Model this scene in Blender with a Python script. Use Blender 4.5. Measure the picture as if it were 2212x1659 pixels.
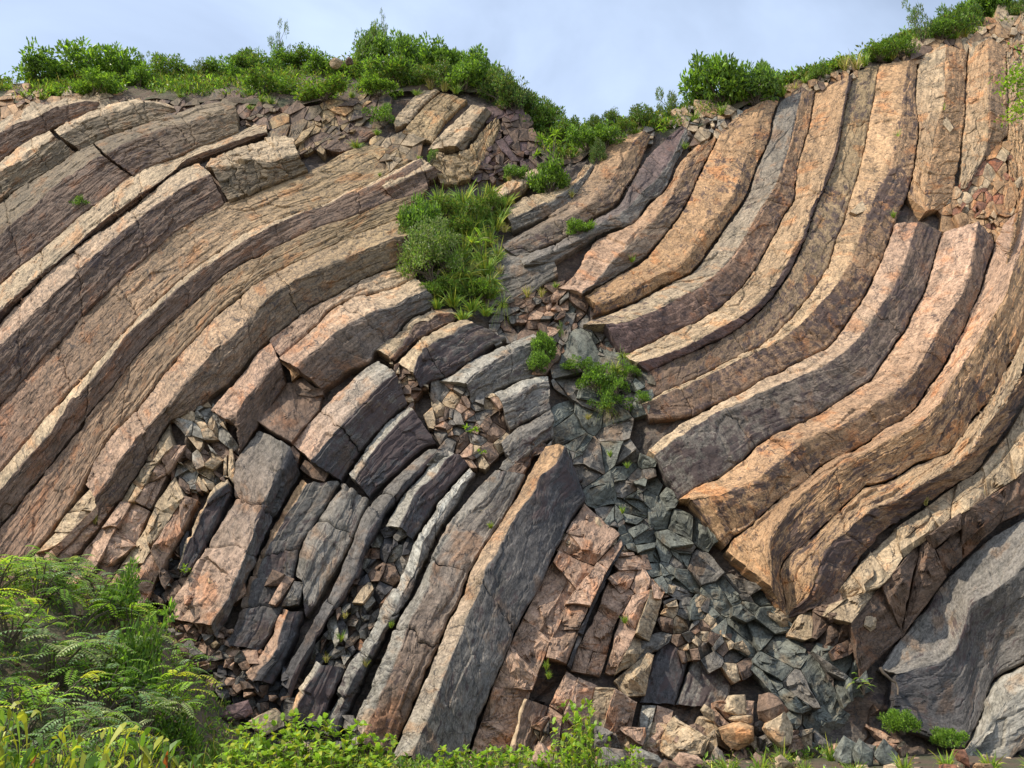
import bpy, math, random
import numpy as np
from math import radians, sin, cos, tan, pi

for _o in list(bpy.data.objects):
    bpy.data.objects.remove(_o, do_unlink=True)
SC = bpy.context.scene
COL = SC.collection
random.seed(7)
RNG = np.random.default_rng(11)

# ------------------------------------------------------------------ camera
CAM_H = 1.6
PITCH = radians(20.0)
HFOV = radians(68.0)
IW, IH = 2212.0, 1659.0                      # working picture units
FPX = IW / 2 / tan(HFOV / 2)
CAMP = np.array([0.0, 0.0, CAM_H])
cam_d = bpy.data.cameras.new('camera')
cam = bpy.data.objects.new('camera', cam_d)
COL.objects.link(cam)
cam.location = (0, 0, CAM_H)
cam.rotation_euler = (radians(90) + PITCH, 0, 0)
cam_d.sensor_fit = 'HORIZONTAL'
cam_d.angle = HFOV
cam_d.clip_start = 0.1
cam_d.clip_end = 6000
SC.camera = cam

# ------------------------------------------------------------------ sky and sun
SUN_EL = radians(49.0)
SUN_AZ = radians(-110.0)                      # from +Y, clockwise positive: left and behind the viewer
W = bpy.data.worlds.new('World')
SC.world = W
W.use_nodes = True
nt = W.node_tree
nt.nodes.clear()
out = nt.nodes.new('ShaderNodeOutputWorld')
bg = nt.nodes.new('ShaderNodeBackground')
sky = nt.nodes.new('ShaderNodeTexSky')
sky.sky_type = 'NISHITA'
sky.sun_disc = False
sky.sun_elevation = SUN_EL
sky.sun_rotation = SUN_AZ
sky.air_density = 1.0
sky.dust_density = 1.6
sky.ozone_density = 1.0
tc = nt.nodes.new('ShaderNodeTexCoord')
mp = nt.nodes.new('ShaderNodeMapping')
mp.inputs['Scale'].default_value = (1.0, 1.0, 1.7)
mp.inputs['Location'].default_value = (0.35, 0.1, 0.2)
nz = nt.nodes.new('ShaderNodeTexNoise')
nz.inputs['Scale'].default_value = 1.9
nz.inputs['Detail'].default_value = 7
nz.inputs['Roughness'].default_value = 0.52
nz.inputs['Distortion'].default_value = 0.4
rp = nt.nodes.new('ShaderNodeValToRGB')
rp.color_ramp.elements[0].position = 0.36
rp.color_ramp.elements[0].color = (0.42, 0.42, 0.42, 1)
rp.color_ramp.elements[1].position = 0.68
rp.color_ramp.elements[1].color = (0.9, 0.9, 0.9, 1)
mx = nt.nodes.new('ShaderNodeMix')
mx.data_type = 'RGBA'
mx.inputs['B'].default_value = (8.3, 10.1, 13.2, 1)   # thin bright cloud veil
nt.links.new(tc.outputs['Generated'], mp.inputs['Vector'])
nt.links.new(mp.outputs['Vector'], nz.inputs['Vector'])
nt.links.new(nz.outputs['Fac'], rp.inputs['Fac'])
nt.links.new(rp.outputs['Color'], mx.inputs['Factor'])
nt.links.new(sky.outputs['Color'], mx.inputs['A'])
nt.links.new(mx.outputs['Result'], bg.inputs['Color'])
nt.links.new(bg.outputs['Background'], out.inputs['Surface'])
bg.inputs['Strength'].default_value = 0.075

sun_d = bpy.data.lights.new('sun', 'SUN')
sun_d.energy = 3.1
sun_d.angle = radians(1.2)
sun_d.color = (1.0, 0.92, 0.80)
sun = bpy.data.objects.new('sun', sun_d)
COL.objects.link(sun)
from mathutils import Vector
SUN_DIR = Vector((sin(SUN_AZ) * cos(SUN_EL), cos(SUN_AZ) * cos(SUN_EL), sin(SUN_EL)))
sun.rotation_euler = SUN_DIR.to_track_quat('Z', 'Y').to_euler()
sun.location = (-20, -10, 30)

vs = SC.view_settings
vs.view_transform = 'Standard'
vs.look = 'None'
vs.exposure = 0.62
vs.gamma = 1.0
vs.use_curve_mapping = False
SC.cycles.max_bounces = 5
SC.cycles.diffuse_bounces = 3

# ------------------------------------------------------------------ numeric helpers
def hsh(ix, iy, iz, s):
    n = (ix.astype(np.int64) * 374761393 + iy.astype(np.int64) * 668265263 + iz.astype(np.int64) * 2147483647 + s * 1274126177) & 0xffffffff
    n = ((n ^ (n >> 13)) * 1274126177) & 0xffffffff
    n = ((n ^ (n >> 16)) * 2246822519) & 0xffffffff
    n = n ^ (n >> 15)
    return (n & 0xffffff).astype(np.float64) / 0xffffff

def vn(p, s=0):
    """value noise 0..1 on an (N,3) array"""
    i = np.floor(p)
    f = p - i
    f = f * f * (3 - 2 * f)
    i = i.astype(np.int64)
    r = 0
    for dx in (0, 1):
        wx = f[:, 0] if dx else 1 - f[:, 0]
        for dy in (0, 1):
            wy = f[:, 1] if dy else 1 - f[:, 1]
            for dz in (0, 1):
                wz = f[:, 2] if dz else 1 - f[:, 2]
                r = r + wx * wy * wz * hsh(i[:, 0] + dx, i[:, 1] + dy, i[:, 2] + dz, s)
    return r

def fbm(p, s=0, oct=4, gain=0.5):
    a, t, r = 1.0, 0.0, 0.0
    for k in range(oct):
        r = r + a * vn(p * 2.0 ** k + 17.3 * k, s + k)
        t += a
        a *= gain
    return r / t

def facets(u, v, s=0):
    """random flat facets: every Voronoi cell is a small tilted plane; returns -1..1 and distance to second cell"""
    iu = np.floor(u).astype(np.int64)
    iv = np.floor(v).astype(np.int64)
    best = np.full(u.shape, 1e9)
    sec = np.full(u.shape, 1e9)
    val = np.zeros(u.shape)
    z = np.zeros_like(iu)
    for a in (-1, 0, 1):
        for b in (-1, 0, 1):
            cu = iu + a
            cv = iv + b
            pu = cu + 0.1 + 0.8 * hsh(cu, cv, z, s)
            pv = cv + 0.1 + 0.8 * hsh(cu, cv, z, s + 1)
            du = u - pu
            dv = v - pv
            d = du * du + dv * dv
            val_c = (hsh(cu, cv, z, s + 2) - 0.5) * 1.1 + du * (hsh(cu, cv, z, s + 3) - 0.5) * 2.2 + dv * (hsh(cu, cv, z, s + 4) - 0.5) * 2.2
            m = d < best
            sec = np.where(m, best, np.minimum(sec, d))
            val = np.where(m, val_c, val)
            best = np.where(m, d, best)
    return val, np.sqrt(sec) - np.sqrt(best)

def sm(x, a=0.0, b=1.0):
    t = np.clip((np.asarray(x, float) - a) / (b - a), 0, 1)
    return t * t * (3 - 2 * t)

# ------------------------------------------------------------------ where the cliff stands
Y0, MSL = 15.6, 0.45                          # cliff foot distance, lean-back of the cliff face
GULLY = np.array([(1195, 300), (1090, 470), (1000, 620), (1180, 720), (1290, 860), (1330, 1000), (1450, 1150), (1650, 1340)], float)

def seg_dist(x, y, pl):
    r = np.full(np.shape(x), 1e9)
    for a, b in zip(pl[:-1], pl[1:]):
        d = b - a
        t = np.clip(((x - a[0]) * d[0] + (y - a[1]) * d[1]) / (d @ d), 0, 1)
        r = np.minimum(r, np.hypot(x - a[0] - t * d[0], y - a[1] - t * d[1]))
    return r

def relief(x, y):
    r = -0.9 * np.exp(-(seg_dist(x, y, GULLY) / 95.0) ** 2)
    r = r + 0.9 * np.exp(-(((x - 1080) / 260.0) ** 2 + ((y - 1400) / 330.0) ** 2))
    r = r + 1.0 * sm(x, 1500, 2300) * sm(y, 1200, 500)
    r = r - 1.2 * np.exp(-(((x - 2080) / 170.0) ** 2 + ((y - 1400) / 170.0) ** 2))
    r = r + 0.5 * np.exp(-(((x - 250) / 350.0) ** 2 + ((y - 900) / 350.0) ** 2))
    return r

RIM = np.array([(-900, 215), (0, 205), (60, 222), (180, 208), (300, 208), (430, 212), (560, 218), (640, 222), (760, 205), (880, 190), (1000, 188), (1080, 196),
                (1130, 285), (1200, 350), (1260, 330), (1330, 285), (1440, 285), (1520, 262), (1620, 215), (1760, 165), (1880, 130), (1980, 90), (2050, 80), (2120, 75), (2212, 45), (3100, -80)], float)
SKYL = np.array([(-900, 185), (0, 182), (150, 176), (330, 170), (500, 160), (640, 150), (720, 142), (800, 130), (900, 122), (1000, 140), (1080, 170),
                 (1150, 235), (1220, 285), (1290, 272), (1420, 262), (1500, 230), (1600, 205), (1720, 172), (1800, 152), (1880, 118), (1970, 78), (2050, 62), (2140, 34), (2212, 12), (3100, -120)], float)

def rays(x, y):
    a = (x - IW / 2) / FPX
    b = (IH / 2 - y) / FPX
    return np.stack([a, cos(PITCH) - b * sin(PITCH), sin(PITCH) + b * cos(PITCH)], -1)

MT = 0.8
def surf(x, y, proud=0.0, hill=False):
    """point of the cliff face seen at picture position x, y, moved towards the viewer by proud metres"""
    x = np.asarray(x, float)
    y = np.asarray(y, float)
    d = rays(x, y)
    s = (Y0 + CAM_H * MSL) / (d[..., 1] - MSL * d[..., 2])
    if hill:                                   # above the rock rim the slope lies back further
        yr = np.interp(x, RIM[:, 0], RIM[:, 1])
        up = y < yr
        dr = rays(x, yr)
        sr = (Y0 + CAM_H * MSL) / (dr[..., 1] - MSL * dr[..., 2])
        Yr = sr * dr[..., 1]
        Zr = CAM_H + sr * dr[..., 2]
        s2 = (Yr - MT * Zr + CAM_H * MT) / (d[..., 1] - MT * d[..., 2])
        s = np.where(up, s2, s)
    L = np.linalg.norm(d, axis=-1)
    s = s - (relief(x, y) + proud) / L
    return CAMP + d * s[..., None]

def ground_z(X, Y):
    X = np.asarray(X, float)
    Y = np.asarray(Y, float)
    t = 3.0 * sm(-X, 3.8, 9.0) * sm(Y, 8.0, 15.5)
    m = -0.05 * sm(Y, 12.0, 15.5)
    p = np.stack([X * 0.6, Y * 0.6, X * 0], -1).reshape(-1, 3)
    n = (fbm(p, 5, 3) - 0.5).reshape(X.shape) * 0.25 * sm(Y, 4.0, 8.0) * sm(60.0 - np.abs(X), 0, 20) * sm(40 - Y, 0, 10)
    return t * sm(60 - np.abs(X), 0, 40) + m + n - 0.02

# ------------------------------------------------------------------ picture positions: letter = zoom window, numbers = place in that window
WIN = dict(a=(0, 200), b=(900, 0), c=(900, 650), d=(0, 850), e=(0, 1500), f=(0, 2130), g=(900, 1300), h=(900, 2130), i=(1850, 300), j=(1850, 1000),
           k=(2840, 0), l=(2840, 700), m=(2840, 1400), n=(2840, 2130), o=(1850, 1600), p=(1850, 2130))
KS = 0.576
def P(s):
    r = []
    w = None
    for tok in s.split():
        if tok[0] in WIN:
            w = WIN[tok[0]]
            tok = tok[1:]
        q = tok.split(',')
        if w is None:
            r.append((float(q[0]), float(q[1])))
        else:
            r.append(((w[0] + float(q[0]) / 2.212) * KS, (w[1] + float(q[1]) / 2.212) * KS))
    return np.array(r)

def spline(p, n=10):
    """Catmull-Rom through the points, then even arc length parameter"""
    if len(p) > 2:
        q = np.vstack([2 * p[0] - p[1], p, 2 * p[-1] - p[-2]])
        o = []
        for k in range(1, len(q) - 2):
            t = np.linspace(0, 1, n, endpoint=False)[:, None]
            a, b, c, d = q[k - 1], q[k], q[k + 1], q[k + 2]
            o.append(b + 0.5 * t * (c - a + t * (2 * a - 5 * b + 4 * c - d + t * (3 * (b - c) + d - a))) * 0.85 + 0.15 * t * (c - b))
        p = np.vstack(o + [p[-1:]])
    l = np.concatenate([[0], np.cumsum(np.hypot(*np.diff(p, axis=0).T))])
    return l / l[-1], p

def at(sp, t):
    return np.stack([np.interp(t, sp[0], sp[1][:, 0]), np.interp(t, sp[0], sp[1][:, 1])], -1)

# ------------------------------------------------------------------ object helpers
def mesh_np(name, V, F, attrs=None, smooth=False):
    V = np.ascontiguousarray(V, np.float32)
    me = bpy.data.meshes.new(name)
    if isinstance(F, np.ndarray):
        F = [F]
    n = sum(f.shape[0] for f in F)
    tot = np.concatenate([np.full(f.shape[0], f.shape[1], np.int32) for f in F])
    idx = np.concatenate([f.ravel() for f in F]).astype(np.int32)
    me.vertices.add(len(V))
    me.vertices.foreach_set('co', V.ravel())
    me.loops.add(len(idx))
    me.loops.foreach_set('vertex_index', idx)
    me.polygons.add(n)
    me.polygons.foreach_set('loop_start', np.concatenate([[0], np.cumsum(tot)[:-1]]).astype(np.int32))
    me.polygons.foreach_set('use_smooth', np.full(n, smooth, bool))
    for k, v in (attrs or {}).items():
        v = np.ascontiguousarray(v, np.float32)
        if v.ndim == 1:
            a = me.attributes.new(k, 'FLOAT', 'POINT')
            a.data.foreach_set('value', v)
        elif k == 'col':
            a = me.attributes.new(k, 'FLOAT_COLOR', 'POINT')
            a.data.foreach_set('color', np.hstack([v, np.ones((len(v), 1), np.float32)]).ravel())
        else:
            a = me.attributes.new(k, 'FLOAT_VECTOR', 'POINT')
            a.data.foreach_set('vector', v.ravel())
    me.update(calc_edges=True)
    return me

def obj(name, me, mat=None, parent=None, label=None, cat=None, group=None, kind=None, loc=None):
    o = bpy.data.objects.new(name, me)
    COL.objects.link(o)
    if mat is not None and me is not None and not me.materials:
        me.materials.append(mat)
    if parent is not None:
        o.parent = parent
    if loc is not None:
        o.location = loc
    for k, v in (('label', label), ('category', cat), ('group', group), ('kind', kind)):
        if v:
            o[k] = v
    return o

# ------------------------------------------------------------------ materials
def node_mat(name):
    m = bpy.data.materials.new(name)
    m.use_nodes = True
    t = m.node_tree
    t.nodes.clear()
    return m, t

class NB:
    def __init__(s, t):
        s.t = t
    def n(s, ty, **kw):
        x = s.t.nodes.new(ty)
        for k, v in kw.items():
            setattr(x, k, v)
        return x
    def l(s, a, b):
        s.t.links.new(a, b)
    def setin(s, sock, v):
        if hasattr(v, 'is_linked') or hasattr(v, 'links'):
            s.l(v, sock)
        else:
            sock.default_value = v
    def math(s, op, a, b=0.0, c=None, clamp=False):
        x = s.n('ShaderNodeMath', operation=op, use_clamp=clamp)
        s.setin(x.inputs[0], a)
        s.setin(x.inputs[1], b)
        if c is not None:
            s.setin(x.inputs[2], c)
        return x.outputs[0]
    def noise(s, vec, scale, detail=5, rough=0.55, dist=0.0):
        x = s.n('ShaderNodeTexNoise')
        if vec is not None:
            s.l(vec, x.inputs['Vector'])
        x.inputs['Scale'].default_value = scale
        x.inputs['Detail'].default_value = detail
        x.inputs['Roughness'].default_value = rough
        x.inputs['Distortion'].default_value = dist
        return x
    def step(s, v, a, b, lo=0.0, hi=1.0):
        x = s.n('ShaderNodeMapRange', interpolation_type='SMOOTHSTEP')
        s.setin(x.inputs['Value'], v)
        s.setin(x.inputs['From Min'], a)
        s.setin(x.inputs['From Max'], b)
        s.setin(x.inputs['To Min'], lo)
        s.setin(x.inputs['To Max'], hi)
        return x.outputs['Result']
    def mix(s, f, a, b, blend='MIX'):
        x = s.n('ShaderNodeMix', data_type='RGBA', blend_type=blend)
        s.setin(x.inputs['Factor'], f)
        s.setin(x.inputs['A'], a)
        s.setin(x.inputs['B'], b)
        return x.outputs['Result']
    def attr(s, name):
        return s.n('ShaderNodeAttribute', attribute_name=name)
    def map(s, vec, scale):
        x = s.n('ShaderNodeMapping')
        s.l(vec, x.inputs['Vector'])
        x.inputs['Scale'].default_value = scale
        return x.outputs['Vector']

def rock_material():
    m, t = node_mat('weathered_tuff')
    b = NB(t)
    o = b.n('ShaderNodeOutputMaterial')
    pr = b.n('ShaderNodeBsdfPrincipled')
    b.l(pr.outputs[0], o.inputs['Surface'])
    col = b.attr('col').outputs['Color']
    uv = b.attr('luv').outputs['Vector']
    stain = b.attr('stain').outputs['Fac']
    crack = b.attr('crack').outputs['Fac']
    streak = b.map(uv, (0.42, 1.6, 1.0))
    n1 = b.noise(streak, 4.0, 5, 0.66, 0.15)
    n2 = b.noise(uv, 1.15, 4, 0.62, 0.3)
    n3 = b.noise(uv, 15.0, 3, 0.68)
    n4 = b.noise(streak, 30.0, 2, 0.6)
    # brightness: blotches, streaks along the column and grain
    v = b.math('ADD', b.math('MULTIPLY', b.step(n1.outputs['Fac'], 0.34, 0.66), 0.58), b.math('MULTIPLY', b.step(n3.outputs['Fac'], 0.36, 0.64), 0.46))
    v = b.math('ADD', v, b.math('MULTIPLY', b.step(n4.outputs['Fac'], 0.34, 0.66), 0.36))
    v = b.math('ADD', v, 0.26)
    c = b.mix(1.0, col, v, 'MULTIPLY')
    # iron-orange and grey patches
    sep = b.n('ShaderNodeSeparateColor')
    b.l(n2.outputs['Color'], sep.inputs[0])
    om = b.step(sep.outputs[1], 0.53, 0.66)
    gm = b.step(sep.outputs[2], 0.52, 0.66)
    c = b.mix(b.math('MULTIPLY', om, 0.7), c, b.mix(1.0, c, (1.18, 0.84, 0.60, 1), 'MULTIPLY'))
    c = b.mix(b.math('MULTIPLY', gm, 0.6), c, b.mix(1.0, c, (0.55, 0.58, 0.58, 1), 'MULTIPLY'))
    # dark manganese varnish with ragged edges
    sn = b.math('ADD', b.math('MULTIPLY', n1.outputs['Fac'], 0.45), b.math('MULTIPLY', b.noise(uv, 2.3, 7, 0.76, 0.4).outputs['Fac'], 0.65))
    th = b.math('SUBTRACT', 0.775, b.math('MULTIPLY', stain, 0.56))
    sm_ = b.step(sn, th, b.math('ADD', th, 0.07))
    c = b.mix(b.math('MULTIPLY', sm_, 0.86), c, (0.070, 0.047, 0.043, 1))
    # joints: two nets of hairline cracks
    wn = b.noise(uv, 3.1, 3, 0.65)
    wv = b.n('ShaderNodeVectorMath', operation='MULTIPLY_ADD')
    b.l(wn.outputs['Color'], wv.inputs[0])
    wv.inputs[1].default_value = (0.42, 0.42, 0.0)
    b.l(uv, wv.inputs[2])
    def net(scale):
        x = b.n('ShaderNodeTexVoronoi', feature='DISTANCE_TO_EDGE')
        b.l(b.map(wv.outputs[0], scale), x.inputs['Vector'])
        x.inputs['Scale'].default_value = 1.0
        return x.outputs['Distance']
    d1 = net((1.5, 1.9, 1.0))
    d2 = net((3.8, 5.2, 1.0))
    msk = b.step(b.math('ADD', sep.outputs[0], b.math('MULTIPLY', crack, 0.40)), 0.56, 0.74)
    m1 = b.step(b.math('ADD', sep.outputs[1], b.math('MULTIPLY', crack, 0.35)), 0.47, 0.60)
    k1 = b.math('MULTIPLY', b.step(d1, 0.0, 0.020, 0.95, 0.0), m1)
    k2 = b.math('MULTIPLY', b.step(d2, 0.0, 0.055, 0.85, 0.0), msk)
    halo = b.math('MULTIPLY', b.step(d2, 0.0, 0.20, 0.55, 0.0), b.math('MULTIPLY', msk, b.step(n1.outputs['Fac'], 0.42, 0.6)))
    kk = b.math('MAXIMUM', b.math('MAXIMUM', k1, k2), halo, clamp=True)
    c = b.mix(b.math('MULTIPLY', kk, 0.85), c, (0.034, 0.031, 0.030, 1))
    b.l(c, pr.inputs['Base Color'])
    pr.inputs['Roughness'].default_value = 0.82
    pr.inputs['Specular IOR Level'].default_value = 0.28
    hgt = b.math('ADD', b.math('MULTIPLY', n1.outputs['Fac'], 0.30), b.math('MULTIPLY', n3.outputs['Fac'], 0.34))
    bp = b.n('ShaderNodeBump')
    bp.inputs['Strength'].default_value = 0.8
    bp.inputs['Distance'].default_value = 0.06
    b.l(hgt, bp.inputs['Height'])
    b.l(bp.outputs[0], pr.inputs['Normal'])
    return m

def leaf_material(name, trans=0.45, rough=0.45):
    m, t = node_mat(name)
    b = NB(t)
    o = b.n('ShaderNodeOutputMaterial')
    pr = b.n('ShaderNodeBsdfPrincipled')
    tr = b.n('ShaderNodeBsdfTranslucent')
    ms = b.n('ShaderNodeMixShader')
    c = b.attr('col').outputs['Color']
    b.l(c, pr.inputs['Base Color'])
    b.l(b.mix(1.0, c, (1.2, 1.25, 0.55, 1), 'MULTIPLY'), tr.inputs['Color'])
    pr.inputs['Roughness'].default_value = rough
    pr.inputs['Specular IOR Level'].default_value = 0.35
    ms.inputs[0].default_value = trans
    b.l(pr.outputs[0], ms.inputs[1])
    b.l(tr.outputs[0], ms.inputs[2])
    b.l(ms.outputs[0], o.inputs['Surface'])
    return m

def soil_material():
    m, t = node_mat('soil')
    b = NB(t)
    o = b.n('ShaderNodeOutputMaterial')
    pr = b.n('ShaderNodeBsdfPrincipled')
    b.l(pr.outputs[0], o.inputs['Surface'])
    tcn = b.n('ShaderNodeTexCoord').outputs['Object']
    n1 = b.noise(tcn, 0.7, 6, 0.6)
    n2 = b.noise(tcn, 9.0, 6, 0.7)
    c = b.mix(b.step(n1.outputs['Fac'], 0.4, 0.62), (0.13, 0.085, 0.055, 1), (0.085, 0.085, 0.04, 1))
    c = b.mix(1.0, c, b.math('ADD', 0.45, b.math('MULTIPLY', n2.outputs['Fac'], 1.1)), 'MULTIPLY')
    b.l(c, pr.inputs['Base Color'])
    pr.inputs['Roughness'].default_value = 0.95
    bp = b.n('ShaderNodeBump')
    bp.inputs['Strength'].default_value = 0.9
    bp.inputs['Distance'].default_value = 0.08
    b.l(n2.outputs['Fac'], bp.inputs['Height'])
    b.l(bp.outputs[0], pr.inputs['Normal'])
    return m

def bark_material():
    m, t = node_mat('bark')
    b = NB(t)
    o = b.n('ShaderNodeOutputMaterial')
    pr = b.n('ShaderNodeBsdfPrincipled')
    b.l(pr.outputs[0], o.inputs['Surface'])
    tcn = b.n('ShaderNodeTexCoord').outputs['Object']
    n1 = b.noise(tcn, 14.0, 5, 0.7)
    c = b.mix(n1.outputs['Fac'], (0.05, 0.035, 0.022, 1), (0.17, 0.13, 0.09, 1))
    b.l(c, pr.inputs['Base Color'])
    pr.inputs['Roughness'].default_value = 0.9
    return m

def concrete_material():
    m, t = node_mat('pale_concrete')
    b = NB(t)
    o = b.n('ShaderNodeOutputMaterial')
    pr = b.n('ShaderNodeBsdfPrincipled')
    b.l(pr.outputs[0], o.inputs['Surface'])
    n1 = b.noise(b.n('ShaderNodeTexCoord').outputs['Object'], 1.3, 6, 0.65)
    b.l(b.mix(n1.outputs['Fac'], (0.36, 0.34, 0.30, 1), (0.50, 0.48, 0.43, 1)), pr.inputs['Base Color'])
    pr.inputs['Roughness'].default_value = 0.9
    return m

CONCRETE = concrete_material()
ROCK = rock_material()
LEAF = leaf_material('leaf')
GRASS = leaf_material('grass_blade', 0.3, 0.55)
SOIL = soil_material()
BARK = bark_material()
# ------------------------------------------------------------------ rock colours (what the stone itself looks like)
PAL = dict(tan=(.46, .34, .208), yel=(.36, .252, .13), ora=(.435, .262, .132), pnk=(.435, .28, .185), brn=(.185, .12, .080), olv=(.205, .152, .092), rus=(.285, .168, .110),
           gry=(.185, .162, .132), grl=(.30, .27, .215), drk=(.072, .066, .064), pur=(.145, .092, .082), dyk=(.160, .163, .132), red=(.33, .15, .085), wht=(.44, .41, .34))
PAL = {k: np.array(v) for k, v in PAL.items()}

# ------------------------------------------------------------------ hillside and ground sheets
cliff = obj('cliff', None, kind='structure')
cliff.empty_display_size = 0.5

def grid_faces(nr, nc):
    a = np.arange(nr * nc).reshape(nr, nc)
    return np.stack([a[:-1, :-1], a[:-1, 1:], a[1:, 1:], a[1:, :-1]], -1).reshape(-1, 4)

def make_terrain():
    xs = np.arange(-880, 3090, 11.0)
    rows = []
    ys_rim = np.interp(xs, RIM[:, 0], RIM[:, 1])
    ys_sky = np.interp(xs, SKYL[:, 0], SKYL[:, 1])
    # rock core behind the columns, colour darkened so the gaps read as shadow
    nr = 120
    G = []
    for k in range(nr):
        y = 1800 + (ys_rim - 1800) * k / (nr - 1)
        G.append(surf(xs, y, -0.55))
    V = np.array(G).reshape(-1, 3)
    f1, e1 = facets(V[:, 0] * 0.9 + V[:, 2] * .5, V[:, 2] * 1.1 - V[:, 0] * .5, 31)
    f2, e2 = facets(V[:, 0] * 2.6, V[:, 2] * 2.6, 37)
    V[:, 1] += f1 * 0.16 + f2 * 0.06
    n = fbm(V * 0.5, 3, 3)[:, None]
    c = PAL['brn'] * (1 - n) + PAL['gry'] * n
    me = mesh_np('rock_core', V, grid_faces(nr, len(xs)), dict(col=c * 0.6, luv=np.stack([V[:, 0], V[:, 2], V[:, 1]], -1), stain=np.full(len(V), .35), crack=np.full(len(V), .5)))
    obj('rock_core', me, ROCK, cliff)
    # earth slope above the rock, crest and the ground behind it
    G = []
    for k in range(26):
        y = ys_rim + 10 + (ys_sky - ys_rim - 10) * k / 25
        G.append(surf(xs, y, -0.25, True))
    last = G[-1]
    for dy, dz in ((0.6, 0.1), (2, 0.15), (6, -0.2), (20, -2.5), (60, -9), (220, -26)):
        G.append(last + np.array([0, dy, dz]) + np.stack([last[:, 0] * dy * 0.02, last[:, 0] * 0, last[:, 0] * 0], -1))
    V = np.array(G).reshape(-1, 3)
    V[:, 1] += (fbm(V * 0.8, 8, 4) - 0.5) * 0.7
    V[:, 2] += (fbm(V * 1.7, 9, 3) - 0.5) * 0.25
    me = mesh_np('hillside', V, grid_faces(32, len(xs)), smooth=True)
    obj('hillside', me, SOIL, kind='structure')
    # ground to the horizon, with the scree bank under the cliff
    def warp(n, lo, hi, c, w):
        t = np.linspace(-1, 1, n)
        return t
    ax = np.concatenate([-np.geomspace(2500, 24, 14), np.arange(-22, 22.1, 0.35), np.geomspace(24, 2500, 14)])
    ay = np.concatenate([-np.geomspace(2500, 6, 14), np.arange(-4, 21, 0.3), np.geomspace(23, 2500, 14)])
    X, Y = np.meshgrid(ax, ay)
    Z = ground_z(X, Y)
    V = np.stack([X, Y, Z], -1).reshape(-1, 3)
    me = mesh_np('ground', V, grid_faces(len(ay), len(ax)), smooth=True)
    obj('ground', me, SOIL, kind='structure')
    # unseen pale terrace added under the viewer to bounce sunlight onto the cliff
    V = np.array([(-70, -80, .02), (70, -80, .02), (70, 4.6, .02), (-70, 4.6, .02), (-70, -80, .14), (70, -80, .14), (70, 4.6, .14), (-70, 4.6, .14)], float)
    Fq = np.array([(4, 5, 6, 7), (0, 1, 5, 4), (1, 2, 6, 5), (2, 3, 7, 6), (3, 0, 4, 7)])
    obj('bounce_pavement', mesh_np('bounce_pavement', V, Fq), CONCRETE, kind='structure')
make_terrain()

# ------------------------------------------------------------------ one rock column, broken into blocks
RES = 0.04
CN = [0]
def extend(p, on, px=150.0):
    p = p.copy()
    def out_of(q):
        return q[0] < 7 or q[0] > IW - 5 or q[1] > IH - 12
    if on and out_of(p[0]):
        d = p[0] - p[1]
        p = np.vstack([p[0] + d / np.hypot(*d) * px, p])
    if on and out_of(p[-1]):
        d = p[-1] - p[-2]
        p = np.vstack([p, p[-1] + d / np.hypot(*d) * px])
    return p

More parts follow.
